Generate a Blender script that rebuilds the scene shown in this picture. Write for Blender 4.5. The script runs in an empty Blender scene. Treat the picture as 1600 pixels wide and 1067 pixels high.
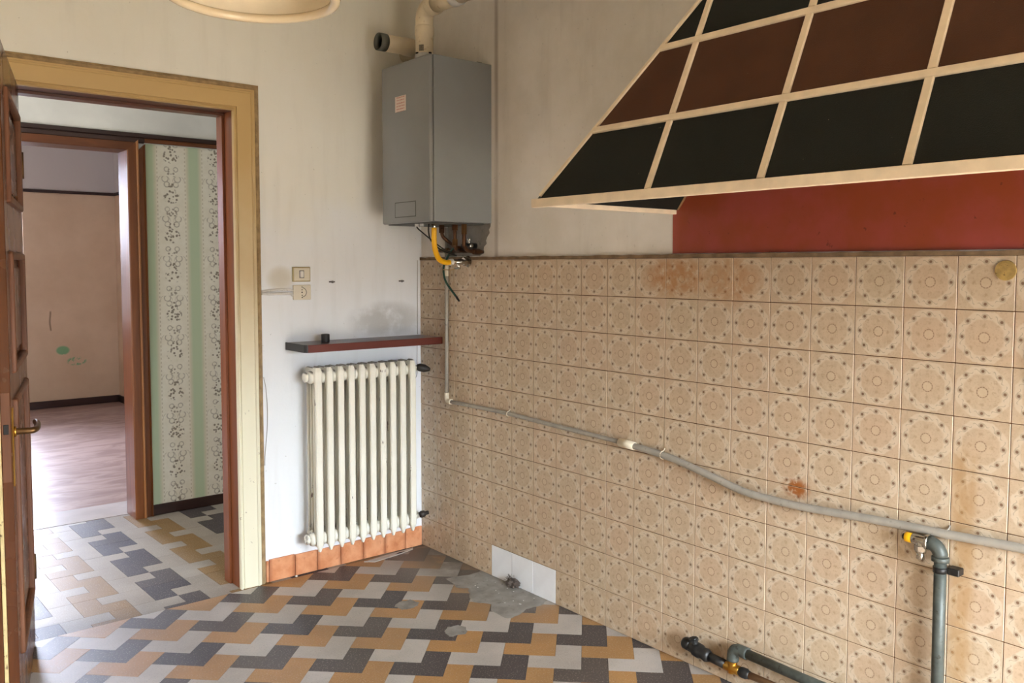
import bpy, bmesh, math, random
from mathutils import Vector, Matrix
random.seed(7)
PI = math.pi
SC = bpy.context.scene
COL = SC.collection

# ------------------------------------------------------------------ camera, world, light, exposure
cam_d = bpy.data.cameras.new('camera')
cam = bpy.data.objects.new('camera', cam_d); COL.objects.link(cam)
YAW, PIT, ROL = 0.880613175, -0.0576491821, 0.00070228
_f = Vector((math.cos(YAW)*math.cos(PIT), math.sin(YAW)*math.cos(PIT), math.sin(PIT)))
_r0 = Vector((math.sin(YAW), -math.cos(YAW), 0)); _u0 = _r0.cross(_f)
_r = _r0*math.cos(ROL) + _u0*math.sin(ROL); _u = -_r0*math.sin(ROL) + _u0*math.cos(ROL)
M = Matrix(((_r.x, _u.x, -_f.x, -2.4869), (_r.y, _u.y, -_f.y, -3.7628), (_r.z, _u.z, -_f.z, 1.4693), (0, 0, 0, 1)))
cam.matrix_world = M
cam_d.sensor_width = 36.0
cam_d.lens = 1346.49/1600*36.0
cam_d.shift_y = -(533.5-493.61)/1600
cam_d.clip_start = 0.05
SC.camera = cam

SC.view_settings.view_transform = 'Standard'
SC.view_settings.look = 'None'
SC.view_settings.gamma = 1.0
SC.view_settings.use_curve_mapping = False
SC.view_settings.exposure = 1.0

world = bpy.data.worlds.new('world'); SC.world = world; world.use_nodes = True
wn = world.node_tree.nodes['Background']
wn.inputs['Color'].default_value = (0.80, 0.90, 1.0, 1)
wn.inputs['Strength'].default_value = 1.6

def light(name, kind, loc, target, energy, color, size=None, size_y=None):
    d = bpy.data.lights.new(name, kind); d.energy = energy; d.color = color
    if kind == 'AREA':
        d.shape = 'RECTANGLE'; d.size = size; d.size_y = size_y or size
    o = bpy.data.objects.new(name, d); COL.objects.link(o); o.location = loc
    o.rotation_euler = (Vector(target)-Vector(loc)).to_track_quat('-Z', 'Y').to_euler()
    return o
# open sky seen through the kitchen's balcony door (behind the camera) and through the bedroom window
light('kitchen_sky', 'AREA', (-1.3, -8.6, 3.4), (-1.2, -5.2, 1.0), 3400, (0.80, 0.90, 1.0), 6.0, 3.6)
light('bedroom_sky', 'AREA', (-0.5, 8.6, 3.0), (-1.9, 6.0, 1.4), 2050, (0.74, 0.80, 1.0), 3.5, 3.0)
light('hall_fill', 'AREA', (-5.2, 0.85, 2.2), (-3.0, 0.9, 1.2), 95, (1.0, 0.96, 0.93), 1.6, 1.8)  # fill lamp added to brighten the hall, no such source known
sun = light('sun', 'SUN', (-1.5, -7.0, 4.0), (-1.5+0.22, -7.0+1.0, 4.0-1.02), 15.0, (1.0, 0.93, 0.85))
sun.data.angle = math.radians(0.6)

# ------------------------------------------------------------------ node expression helper
def lin(r, g=None, b=None):
    if g is None: r, g, b = r
    def c(v):
        v /= 255.0
        return v/12.92 if v <= 0.04045 else ((v+0.055)/1.055)**2.4
    return (c(r), c(g), c(b), 1.0)

class G:
    """a material's node tree with a few arithmetic helpers"""
    def __init__(s, name):
        s.m = bpy.data.materials.new(name); s.m.use_nodes = True
        s.t = s.m.node_tree; s.b = s.t.nodes['Principled BSDF']
    def put(s, sock, v):
        if isinstance(v, V): v = v.s
        if isinstance(v, (int, float)): sock.default_value = v
        elif isinstance(v, (tuple, list)): sock.default_value = v if len(v) == len(sock.default_value) else tuple(v)[:len(sock.default_value)]
        else: s.t.links.new(v, sock)
    def math(s, op, a, b=None, c=None, clamp=False):
        n = s.t.nodes.new('ShaderNodeMath'); n.operation = op; n.use_clamp = clamp
        s.put(n.inputs[0], a)
        if b is not None: s.put(n.inputs[1], b)
        if c is not None: s.put(n.inputs[2], c)
        return V(s, n.outputs[0])
    def sstep(s, a, b, x):
        n = s.t.nodes.new('ShaderNodeMapRange'); n.interpolation_type = 'SMOOTHSTEP'
        s.put(n.inputs[0], x); n.inputs[1].default_value = a; n.inputs[2].default_value = b
        n.inputs[3].default_value = 0; n.inputs[4].default_value = 1
        return V(s, n.outputs[0])
    def mix(s, fac, a, b):
        n = s.t.nodes.new('ShaderNodeMix'); n.data_type = 'RGBA'
        s.put(n.inputs[0], fac); s.put(n.inputs[6], a); s.put(n.inputs[7], b)
        return n.outputs[2]
    def obj(s): return s.t.nodes.new('ShaderNodeTexCoord').outputs['Object']
    def pos(s): return s.t.nodes.new('ShaderNodeNewGeometry').outputs['Position']
    def rnd(s): return V(s, s.t.nodes.new('ShaderNodeObjectInfo').outputs['Random'])
    def xyz(s, vec):
        n = s.t.nodes.new('ShaderNodeSeparateXYZ'); s.t.links.new(vec, n.inputs[0])
        return [V(s, o) for o in n.outputs]
    def scale(s, vec, sc, off=(0, 0, 0)):
        n = s.t.nodes.new('ShaderNodeMapping'); s.t.links.new(vec, n.inputs[0])
        n.inputs['Scale'].default_value = sc; n.inputs['Location'].default_value = off
        return n.outputs[0]
    def noise(s, vec, sc, detail=3, rough=0.55, dist=0.0):
        n = s.t.nodes.new('ShaderNodeTexNoise'); s.t.links.new(vec, n.inputs['Vector'])
        n.inputs['Scale'].default_value = sc; n.inputs['Detail'].default_value = detail
        n.inputs['Roughness'].default_value = rough; n.inputs['Distortion'].default_value = dist
        return V(s, n.outputs[0])
    def voro(s, vec, sc):
        n = s.t.nodes.new('ShaderNodeTexVoronoi'); s.t.links.new(vec, n.inputs['Vector'])
        n.inputs['Scale'].default_value = sc
        return V(s, n.outputs['Distance'])
    def out(s, color, rough=0.6, bump=None, bstr=0.15, bdist=0.002, metal=0.0, spec=None, coat=0.0):
        s.put(s.b.inputs['Base Color'], color); s.put(s.b.inputs['Roughness'], rough)
        s.b.inputs['Metallic'].default_value = metal
        if spec is not None: s.b.inputs['Specular IOR Level'].default_value = spec
        if coat: s.b.inputs['Coat Weight'].default_value = coat
        if bump is not None:
            n = s.t.nodes.new('ShaderNodeBump'); n.inputs['Strength'].default_value = bstr
            n.inputs['Distance'].default_value = bdist
            s.put(n.inputs['Height'], bump); s.t.links.new(n.outputs[0], s.b.inputs['Normal'])
        return s.m
class V:
    def __init__(s, g, sock): s.g, s.s = g, sock
    def __add__(s, o): return s.g.math('ADD', s, o)
    __radd__ = __add__
    def __sub__(s, o): return s.g.math('SUBTRACT', s, o)
    def __rsub__(s, o): return s.g.math('SUBTRACT', o, s)
    def __mul__(s, o): return s.g.math('MULTIPLY', s, o)
    __rmul__ = __mul__
    def __truediv__(s, o): return s.g.math('DIVIDE', s, o)
    def abs(s): return s.g.math('ABSOLUTE', s)
    def sin(s): return s.g.math('SINE', s)
    def sqrt(s): return s.g.math('SQRT', s)
    def min(s, o): return s.g.math('MINIMUM', s, o)
    def max(s, o): return s.g.math('MAXIMUM', s, o)
    def atan2(s, o): return s.g.math('ARCTAN2', s, o)
    def mod(s, o): return s.g.math('FLOORED_MODULO', s, o)
    def clamp(s): return s.g.math('ADD', s, 0.0, clamp=True)
    def below(s, e, w): return 1.0 - s.g.sstep(e-w, e+w, s)     # soft "s < e"
    def above(s, e, w): return s.g.sstep(e-w, e+w, s)

def plain(name, rgb, rough=0.6, var=0.12, sc=14, metal=0.0, dirt=None, bstr=0.1, coat=0.0):
    g = G(name); p = g.obj(); n = g.noise(p, sc, 4)
    c = lin(rgb); d = tuple(v*(1-var) for v in c[:3])+(1,); e = tuple(min(1, v*(1+var)) for v in c[:3])+(1,)
    col = g.mix(n.above(0.5, 0.25), d, e)
    if dirt:
        n2 = g.noise(p, sc*2.3, 5, 0.65)
        col = g.mix(n2.above(0.64, 0.05), col, lin(dirt))
    return g.out(col, rough, n, bstr, 0.001, metal, coat=coat)

# ------------------------------------------------------------------ materials
def m_plaster_back():
    g = G('plaster_back'); p = g.pos(); x, y, z = g.xyz(p)
    n1 = g.noise(p, 2.2, 5, 0.6); n2 = g.noise(p, 9.0, 5, 0.6); n3 = g.noise(g.scale(p, (9, 9, 1.2)), 1.6, 4)
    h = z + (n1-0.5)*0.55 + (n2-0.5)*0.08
    up = h.above(1.72, 0.16)                    # older beige coat above, newer whitewash below
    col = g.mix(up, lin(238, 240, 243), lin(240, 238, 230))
    col = g.mix((h.above(2.35, 0.35))*0.5, col, lin(224, 216, 194))  # yellower again towards the ceiling
    col = g.mix((n3.above(0.6, 0.12))*0.08, col, lin(160, 150, 132))
    # grey scuffs above the shelf and beside the switch
    e = ((x+0.20)/0.22)*((x+0.20)/0.22) + ((z-1.20)/0.09)*((z-1.20)/0.09)
    col = g.mix(e.below(0.7, 0.7)*n2.above(0.42, 0.14)*0.55, col, lin(150, 146, 140))
    e2 = ((x+0.77)/0.07)*((x+0.77)/0.07) + ((z-1.41)/0.06)*((z-1.41)/0.06)
    col = g.mix(e2.below(0.7, 0.7)*0.6, col, lin(198, 188, 166))
    sp = g.noise(p, 60, 2).above(0.73, 0.02)
    col = g.mix(sp*0.35, col, lin(140, 134, 124))
    return g.out(col, 0.85, n2*0.6+g.noise(p, 40, 3)*0.25, 0.35, 0.006)
def m_plaster_right():
    g = G('plaster_right'); p = g.pos(); x, y, z = g.xyz(p)
    n1 = g.noise(p, 2.6, 5, 0.6); n2 = g.noise(p, 10, 5, 0.6); n3 = g.noise(g.scale(p, (1, 6, 1.1)), 1.3, 5)
    col = g.mix(n1.above(0.5, 0.2), lin(238, 232, 226), lin(224, 217, 208))
    col = g.mix(n3.above(0.64, 0.12)*0.16, col, lin(160, 146, 126))
    strip = ((y+0.625).abs()).below(0.012, 0.01)*n3.above(0.4, 0.15)     # dirty drip line right of the boiler
    col = g.mix(strip*0.55, col, lin(128, 104, 84))
    sp = g.noise(p, 55, 2).above(0.72, 0.02)
    col = g.mix(sp*0.18, col, lin(120, 108, 94))
    return g.out(col, 0.85, n2*0.6+g.noise(p, 40, 3)*0.25, 0.35, 0.006)
def m_tile():
    g = G('patterned_tile'); o = g.obj(); x, y, z = g.xyz(o); wp = g.pos(); wx, wy, wz = g.xyz(wp)
    u = (y/0.075); v = (z/0.075); au = u.abs(); av = v.abs()
    nz = g.noise(wp, 38, 4, 0.6); nf = g.noise(wp, 150, 3)
    rd = (u*u+v*v).sqrt(); oct_ = au.max(av).max((au+av)*0.705)
    d = oct_*0.80 + rd*0.20 + (nz-0.5)*0.10
    base = g.mix(nz.above(0.52, 0.18), lin(200, 178, 150), lin(188, 165, 136))
    base = g.mix(g.rnd()*0.45, base, lin(198, 166, 138))
    band = d.above(0.66, 0.05)*d.below(0.93, 0.035)
    col = g.mix(band*0.58, base, lin(216, 200, 176))
    fleck = nf.above(0.60, 0.05)*(1.0-band)
    col = g.mix(fleck*0.22, col, lin(150, 122, 88))
    # scrolls that link the flowers
    th = u.atan2(v)
    wob = (th*16.0).sin()*0.055
    scr = ((d-0.785+wob).abs()).below(0.014, 0.012)*((th*8.0).sin().abs()).above(0.35, 0.2)
    col = g.mix(scr*0.55, col, lin(140, 128, 112))
    # eight flowers
    def dist(a, b): return ((au-a)*(au-a)+(av-b)*(av-b)).sqrt()
    fl = dist(0, 0.775).min(dist(0.775, 0)).min(dist(0.585, 0.585))
    col = g.mix(fl.below(0.115, 0.02)*0.55, col, lin(164, 146, 122))
    col = g.mix(fl.below(0.056, 0.02)*0.85, col, lin(108, 70, 44))
    # dashed ring in the middle, small crosses
    ring = ((rd-0.19).abs()).below(0.016, 0.012)*((th*6.0).sin().abs()).above(0.3, 0.25)
    col = g.mix(ring*0.8, col, lin(120, 90, 64))
    col = g.mix(rd.below(0.16, 0.03)*0.4, col, lin(206, 186, 156))
    cr = dist(0.40, 0).min(dist(0, 0.44)).min(dist(0.46, 0.40))
    col = g.mix(cr.below(0.07, 0.05)*nf.above(0.45, 0.1)*0.5, col, lin(160, 132, 98))
    # rust and grease that the wall has collected
    def blot(cy, cz, ry, rz): 
        a = (wy-cy)/ry; b = (wz-cz)/rz
        return (a*a+b*b).below(0.7, 0.65)
    n5 = g.noise(wp, 30, 5, 0.65)
    st = blot(-1.70, 1.43, 0.16, 0.08).max(blot(-1.93, 1.42, 0.14, 0.09)*0.7)
    col = g.mix(st*n5.above(0.42, 0.15)*0.75, col, lin(176, 118, 58))
    st2 = blot(-2.21, 0.745, 0.055, 0.035)
    col = g.mix(st2*n5.above(0.45, 0.08), col, lin(158, 92, 38))
    st3 = (((wy+2.735)/0.035)*((wy+2.735)/0.035)).below(0.8, 0.7)*wz.below(0.95, 0.05)*g.noise(g.scale(wp, (1, 9, 2)), 2.2, 4).above(0.36, 0.15)
    col = g.mix(st3*0.6, col, lin(172, 132, 80))
    st4 = blot(-2.93, 1.22, 0.07, 0.10)
    col = g.mix(st4*0.5, col, lin(120, 92, 62))
    low = wz.below(0.25, 0.3)*n5.above(0.52, 0.15)
    col = g.mix(low*0.35, col, lin(170, 142, 108))
    edge = (au.max(av)).above(0.965, 0.012)
    col = g.mix(edge*0.35, col, lin(214, 196, 168))
    return g.out(col, 0.38, nz, 0.05, 0.001)
def m_floor(name, rgb, rough=0.46, spec=0.4):
    g = G(name); p = g.pos(); r = g.rnd(); n = g.noise(p, 5, 5, 0.6); f = g.noise(p, 170, 2)
    x, y, z = g.xyz(p)
    c = lin(rgb)
    col = g.mix(n.above(0.5, 0.2), tuple(v*0.88 for v in c[:3])+(1,), tuple(min(1, v*1.1) for v in c[:3])+(1,))
    col = g.mix(r*0.22, col, lin(120, 104, 86))
    col = g.mix(f.above(0.63, 0.03)*0.35, col, lin(196, 186, 170))
    col = g.mix(f.below(0.36, 0.03)*0.25, col, lin(46, 42, 40))
    # cement film spread around the repaired corner
    film = ((x+0.0)*0.9+(y*0.12)).above(-0.33, 0.16)*n.above(0.40, 0.14)*y.above(-1.05, 0.1)*y.below(0.0, 0.02)
    col = g.mix(film*0.5, col, lin(128, 118, 106))
    grime = x.above(-0.17, 0.11)*y.above(-0.62, 0.12)*y.below(0.01, 0.01)*n.above(0.34, 0.16)
    col = g.mix(grime*0.7, col, lin(84, 76, 66))
    return g.out(col, g.math('ADD', n*0.22, rough-0.11), f, 0.03, 0.0006, spec=spec)
def m_wood(name, a, b, rough=0.38, axis='Z', coat=0.0, dirt=None):
    g = G(name); o = g.obj()
    s = {'Z': (14, 14, 0.9), 'X': (0.9, 14, 14), 'Y': (14, 0.9, 14)}[axis]
    n = g.noise(g.scale(o, s), 1.6, 5, 0.6, 0.6); n2 = g.noise(o, 6, 3)
    col = g.mix(n.above(0.5, 0.22), lin(a), lin(b))
    if dirt: col = g.mix(g.noise(o, 26, 5, 0.7).above(0.66, 0.04), col, lin(dirt))
    return g.out(col, n2*0.15+rough-0.07, n, 0.08, 0.0008, coat=coat)
def m_casing():
    g = G('casing_paint'); p = g.pos(); x, y, z = g.xyz(p); n = g.noise(p, 7, 5); n2 = g.noise(p, 34, 5, 0.7)
    h = z + (n-0.5)*0.5
    col = g.mix(h.above(1.35, 0.75), lin(232, 226, 200), lin(202, 170, 114))  # cool light low and warm light high, painted into the casing colour
    col = g.mix((n2.above(0.68, 0.03))*z.below(0.75, 0.6), col, lin(128, 104, 84))
    return g.out(col, 0.42, n2, 0.12, 0.001)
def m_wallpaper():
    g = G('striped_wallpaper'); p = g.pos(); x, y, z = g.xyz(p)
    n = g.noise(p, 20, 4); nb = g.noise(p, 70, 2)
    u = (x+0.783+0.131).mod(0.262)-0.131; au = u.abs()
    v = (z-0.945+0.1165).mod(0.233)-0.1165
    col = g.mix(n.above(0.5, 0.3), lin(242, 238, 224), lin(232, 227, 210))
    col = g.mix(au.above(0.086, 0.006)*0.55, col, lin(206, 202, 172))
    col = g.mix(au.above(0.100, 0.012)*0.85, col, lin(188, 208, 174))
    dash = ((au-0.080).abs()).below(0.003, 0.002)*((z*260.0).sin()).above(0, 0.4)
    col = g.mix(dash*0.5, col, lin(168, 156, 126))
    grey = lin(158, 150, 134); dark = lin(122, 110, 92)
    def ring(cx, cz, r, w):
        d = ((au-cx)*(au-cx)+(v-cz)*(v-cz)).sqrt()
        return ((d-r).abs()).below(w, 0.0018)
    sc = ring(0.026, 0.070, 0.015, 0.0032).max(ring(0.036, 0.102, 0.018, 0.0030)).max(ring(0.026, -0.075, 0.013, 0.0028)).max(ring(0.042, 0.088, 0.034, 0.0012)*v.above(0.085, 0.01))
    col = g.mix(sc*nb.above(0.35, 0.2)*0.7, col, grey)
    vx = g.voro(g.scale(p, (1, 0.2, 1)), 62)
    b1 = ((u/0.050)*(u/0.050)+(v/0.044)*(v/0.044)).below(0.85, 0.2)
    b2 = ((u/0.024)*(u/0.024)+((v-0.052)/0.030)*((v-0.052)/0.030)).below(0.85, 0.2)
    b3 = ((u/0.034)*(u/0.034)+((v+0.098)/0.030)*((v+0.098)/0.030)).below(0.85, 0.2)
    col = g.mix(b1.max(b2).max(b3*0.8)*vx.below(0.42, 0.08)*0.85, col, dark)
    return g.out(col, 0.8, nb, 0.05, 0.0005)
def m_bed_wall():
    g = G('bedroom_paint'); p = g.pos(); x, y, z = g.xyz(p); n = g.noise(p, 2.0, 5, 0.6); n2 = g.noise(p, 12, 4, 0.6)
    lo = g.mix(n.above(0.5, 0.25), lin(228, 204, 176), lin(214, 188, 158))
    col = g.mix(z.above(2.232, 0.004), lo, lin(206, 200, 196))
    a = ((x+0.27)/0.10)*((x+0.27)/0.10)+((z-0.47)/0.05)*((z-0.47)/0.05)
    b = ((x+0.40)/0.07)*((x+0.40)/0.07)+((z-0.59)/0.05)*((z-0.59)/0.05)
    gm = a.below(0.8, 0.3).max(b.below(0.8, 0.3))*n2.above(0.48, 0.03)*y.above(5.9, 0.05)
    col = g.mix(gm*0.85, col, lin(110, 178, 130))
    l = ((x+0.51+(z*30.0).sin()*0.004).abs()).below(0.008, 0.004)*z.above(0.80, 0.01)*z.below(1.0, 0.01)*y.above(5.9, 0.05)
    col = g.mix(l*0.7, col, lin(120, 92, 66))
    return g.out(col, 0.8, n2, 0.12, 0.002)
def m_bed_floor():
    g = G('bedroom_floor_stone'); p = g.pos()
    n = g.noise(g.scale(p, (1, 2.6, 1)), 2.6, 5, 0.6, 1.2)
    col = g.mix(n.above(0.5, 0.14), lin(150, 124, 116), lin(178, 154, 146))
    return g.out(col, 0.36, n, 0.04, 0.001, spec=0.12)
def m_radiator():
    g = G('radiator_enamel'); p = g.pos(); x, y, z = g.xyz(p); n = g.noise(g.scale(p, (26, 26, 9)), 1.0, 4, 0.6); n2 = g.noise(p, 9, 4)
    r = g.rnd()
    col = g.mix(n2.above(0.5, 0.3), lin(240, 237, 224), lin(232, 228, 212))
    chip = n.above(0.70, 0.012)
    col = g.mix(chip, col, lin(84, 50, 38))
    rust = z.below(0.24, 0.05)*y.above(-0.13, 0.02)*g.noise(p, 50, 4).above(0.52, 0.06)
    col = g.mix(rust*0.8, col, lin(70, 52, 42))
    nz = g.xyz(g.t.nodes.new('ShaderNodeNewGeometry').outputs['Normal'])[2]
    col = g.mix(nz.above(0.62, 0.2)*z.above(0.9, 0.05)*0.85, col, lin(112, 100, 88))    # dust lying on top
    return g.out(col, 0.34, n2, 0.04, 0.001)
def m_red():
    g = G('red_wall_paint'); p = g.pos(); n = g.noise(p, 4.5, 5, 0.6); n2 = g.noise(p, 34, 4, 0.6)
    x, y, z = g.xyz(p)
    col = g.mix(n.above(0.5, 0.16), lin(162, 72, 62), lin(150, 66, 34))
    col = g.mix(n2.above(0.70, 0.03)*0.7, col, lin(92, 34, 24))
    col = g.mix((y+1.7).above(-0.0, 0.02)*0.4, col, lin(178, 92, 80))
    return g.out(col, 0.5, n2, 0.08, 0.001)
def m_panel(name, rgb):
    g = G(name); o = g.obj(); p = g.pos(); n = g.voro(p, 330); n2 = g.noise(p, 8, 3)
    c = lin(rgb)
    col = g.mix(n2.above(0.5, 0.2), c, tuple(v*1.2 for v in c[:3])+(1,))
    sp = g.noise(p, 120, 2).above(0.78, 0.01)
    col = g.mix(sp*0.5, col, lin(150, 140, 120))
    return g.out(col, 0.62, n, 0.35, 0.0012, spec=0.3)
def m_sticker():
    g = G('sticker_print'); o = g.obj(); x, y, z = g.xyz(o); n = g.noise(g.scale(o, (1, 60, 60)), 4, 2)
    ln = ((z*480.0).sin()).above(0.2, 0.2)*n.above(0.45, 0.08)*(y.abs()).below(0.034, 0.002)
    gap = (((z-0.012).abs()).min((z+0.016).abs())).above(0.003, 0.001)
    col = g.mix(ln*gap*0.75, lin(226, 206, 192), lin(190, 96, 80))
    return g.out(col, 0.5)
def m_code():
    g = G('print_grey'); o = g.obj(); n = g.noise(g.scale(o, (1, 1, 1)), 190, 1)
    return g.out(g.mix(n.above(0.5, 0.1), lin(96, 88, 74), lin(132, 122, 104)), 0.6)
def m_glass():
    g = G('window_glass'); t = g.t
    tr = t.nodes.new('ShaderNodeBsdfTransparent'); gl = t.nodes.new('ShaderNodeBsdfGlossy'); gl.inputs['Roughness'].default_value = 0.02
    fr = t.nodes.new('ShaderNodeFresnel'); mx = t.nodes.new('ShaderNodeMixShader')
    t.links.new(fr.outputs[0], mx.inputs[0]); t.links.new(tr.outputs[0], mx.inputs[1]); t.links.new(gl.outputs[0], mx.inputs[2])
    t.links.new(mx.outputs[0], t.nodes['Material Output'].inputs['Surface'])
    return g.m

MAT = dict(
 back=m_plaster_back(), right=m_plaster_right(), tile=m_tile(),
 white_tile=plain('white_tile', (240, 240, 241), 0.3, 0.04, 10),
 grout=plain('grout', (104, 70, 42), 0.9, 0.25, 20), mortar=plain('mortar_edge', (128, 104, 78), 0.9, 0.3, 22),
 ceiling=plain('ceiling_paint', (214, 206, 188), 0.9), side=plain('side_wall_paint', (214, 204, 184), 0.9, 0.08, 5),
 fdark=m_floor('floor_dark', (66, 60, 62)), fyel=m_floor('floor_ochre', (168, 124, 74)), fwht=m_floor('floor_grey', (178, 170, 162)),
 hdark=m_floor('hall_tile_slate_dimmed', (58, 55, 62), 0.44, 0.15), hyel=m_floor('hall_tile_ochre_dimmed', (132, 104, 66), 0.44, 0.15), hwht=m_floor('hall_tile_grey_dimmed', (150, 142, 132), 0.44, 0.15),  # hall copies of the floor colours, darkened to stand for weaker light there
 bed=plain('tile_bed', (52, 44, 40), 0.9), cement=plain('cement', (140, 134, 126), 0.85, 0.2, 16, dirt=(110, 104, 98)),
 casing=m_casing(), casing_edge=plain('casing_edge', (160, 134, 96), 0.8, 0.25, 30),
 jamb=m_wood('jamb_wood', (128, 70, 34), (100, 52, 24), 0.34), jamb_h=m_wood('jamb_wood_head', (106, 62, 42), (80, 44, 30), 0.36, 'X'),
 frame=m_wood('hall_frame_wood', (128, 74, 34), (96, 52, 22), 0.34), frame_h=m_wood('hall_frame_head', (118, 66, 32), (86, 46, 22), 0.34, 'X'),
 frame_lt=m_wood('hall_bead_wood', (170, 116, 70), (140, 88, 50), 0.34),
 dark_trim=m_wood('dark_trim', (58, 34, 28), (42, 24, 20), 0.45, 'X'),
 door=m_wood('door_wood', (106, 62, 36), (80, 44, 24), 0.26, coat=0.15), door_edge=m_wood('door_edge', (124, 76, 46), (96, 56, 32), 0.5, dirt=(92, 58, 36)),
 door_cream=plain('door_cream', (214, 192, 138), 0.5, 0.15, 20, dirt=(120, 90, 60)),
 brass=plain('brass', (196, 150, 70), 0.28, 0.1, 20, 1.0), brass_dk=plain('aged_brass', (112, 84, 54), 0.42, 0.25, 30, 0.9),
 steel=plain('chrome', (190, 186, 176), 0.22, 0.06, 20, 1.0), black=plain('black_rubber', (26, 24, 23), 0.5, 0.2, 20),
 iron=plain('galvanized_iron', (80, 84, 78), 0.5, 0.25, 24, 0.3, dirt=(58, 54, 46)), iron_dk=plain('blackened_valve', (46, 44, 42), 0.42, 0.3, 40, 0.5),
 copper=plain('copper', (92, 64, 44), 0.40, 0.3, 30, 0.85, dirt=(60, 46, 36)), rust_pipe=plain('brown_pipe', (150, 116, 84), 0.5, 0.2, 24, 0.2),
 yellow=plain('yellow_hose', (244, 182, 12), 0.42, 0.05, 20), green=plain('green_wire', (24, 66, 50), 0.5, 0.15, 20),
 pvc=plain('cream_fitting', (226, 214, 190), 0.4, 0.06, 20), conduit=plain('grey_conduit', (164, 157, 145), 0.5, 0.1, 18, dirt=(134, 128, 116)),
 boiler=plain('boiler_grey', (138, 141, 142), 0.42, 0.04, 5), boiler_f=plain('boiler_front_grey', (138, 139, 138), 0.44, 0.04, 5),
 seam=plain('boiler_seam', (84, 84, 80), 0.6), flue=plain('flue_white', (222, 206, 176), 0.42, 0.08, 12, dirt=(190, 164, 128)),
 flue_grey=plain('flue_grey_ring', (92, 92, 82), 0.5), flue_light=plain('flue_collar', (214, 212, 208), 0.3), flue_in=plain('flue_inside', (32, 27, 23), 0.8, 0.3, 40),
 sticker=m_sticker(), code=m_code(),
 rad=m_radiator(), rad_blk=plain('valve_black', (44, 38, 34), 0.5, 0.3, 40),
 shelf=m_wood('shelf_mahogany', (66, 30, 24), (50, 24, 20), 0.3, 'X'), shelf_edge=m_wood('shelf_edge', (104, 44, 32), (86, 34, 24), 0.36, 'X'), shelf_cap=plain('shelf_cap', (40, 36, 36), 0.5),
 plate=plain('ivory_plate', (222, 214, 196), 0.4, 0.05, 20), plate_gold=plain('plate_rim', (188, 172, 130), 0.3, 0.1, 20, 0.6), plate_wh=plain('switch_white', (232, 230, 224), 0.35, 0.03), hole=plain('socket_hole', (38, 34, 32), 0.7),
 wht_cable=plain('painted_cable', (222, 220, 216), 0.6, 0.1, 30, dirt=(166, 160, 152)), grey_wire=plain('grey_wire', (168, 164, 158), 0.6), screw=plain('wall_plug', (96, 92, 92), 0.6, 0.3, 60),
 terra=None, red=m_red(),
 p_green=m_panel('hood_panel_black_green', (15, 19, 16)), p_brown=m_panel('hood_panel_brown', (74, 42, 25)),
 batten=plain('hood_batten', (238, 219, 192), 0.5, 0.08, 20), batten_dk=plain('hood_batten_edge', (150, 116, 80), 0.6, 0.2, 30),
 lamp=plain('lamp_enamel', (232, 212, 176), 0.22, 0.04, 8, coat=0.3), lamp_in=plain('lamp_inside', (242, 228, 202), 0.35, 0.08, 8),
 paper=plain('paper_scrap', (186, 178, 168), 0.8, 0.15, 30), dust=plain('dust', (92, 80, 72), 1.0, 0.3, 60), cap=plain('wall_cap', (170, 140, 82), 0.45, 0.25, 60, dirt=(84, 58, 30)),
 hallw=plain('hall_white_paint', (228, 228, 224), 0.85, 0.08, 4), wallpaper=m_wallpaper(), bedw=m_bed_wall(), bedf=m_bed_floor(),
 marble=plain('threshold_marble', (206, 200, 198), 0.25, 0.08, 5), win=plain('window_white', (236, 236, 234), 0.4, 0.03), glass=m_glass(),
 gap=plain('gap_dark', (40, 32, 28), 0.9), balcony=plain('balcony_floor', (186, 170, 146), 0.9), curtain=plain('curtain', (236, 236, 240), 0.9),
)
def m_terra():
    g = G('terracotta_tile'); o = g.obj(); x, y, z = g.xyz(o); p = g.pos(); n = g.noise(p, 16, 4, 0.6)
    col = g.mix(n.above(0.5, 0.2), lin(222, 158, 116), lin(206, 134, 90))
    ed = ((x.abs()).above(0.052, 0.010)+(n-0.5)*0.6).clamp()
    col = g.mix(ed*0.55, col, lin(150, 82, 52))
    col = g.mix(g.noise(p, 34, 3).above(0.66, 0.05)*0.4, col, lin(176, 102, 64))
    return g.out(col, 0.34, n, 0.06, 0.001)
MAT['terra'] = m_terra()

# ------------------------------------------------------------------ mesh helpers
def NB(): return bmesh.new()
def merge(bm, other):
    me = bpy.data.meshes.new('tmp'); other.to_mesh(me); other.free(); bm.from_mesh(me); bpy.data.meshes.remove(me)
def bx(bm, x0, x1, y0, y1, z0, z1, bev=0.0, seg=1):
    b = NB()
    bmesh.ops.create_cube(b, size=1.0)
    for v in b.verts:
        v.co = Vector(((x0+x1)/2+v.co.x*(x1-x0), (y0+y1)/2+v.co.y*(y1-y0), (z0+z1)/2+v.co.z*(z1-z0)))
    if bev: bmesh.ops.bevel(b, geom=list(b.edges), offset=bev, segments=seg, affect='EDGES', profile=0.5)
    merge(bm, b)
def frames(pts):
    n = len(pts); T = []
    for i in range(n):
        a = pts[max(0, i-1)]; c = pts[min(n-1, i+1)]; T.append((c-a).normalized())
    t = T[0]; ref = Vector((0, 0, 1)) if abs(t.z) < 0.9 else Vector((1, 0, 0))
    N = [(ref-t*ref.dot(t)).normalized()]
    for i in range(1, n):
        q = T[i-1].rotation_difference(T[i]); v = q @ N[-1]; N.append((v-T[i]*v.dot(T[i])).normalized())
    return T, N
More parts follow.
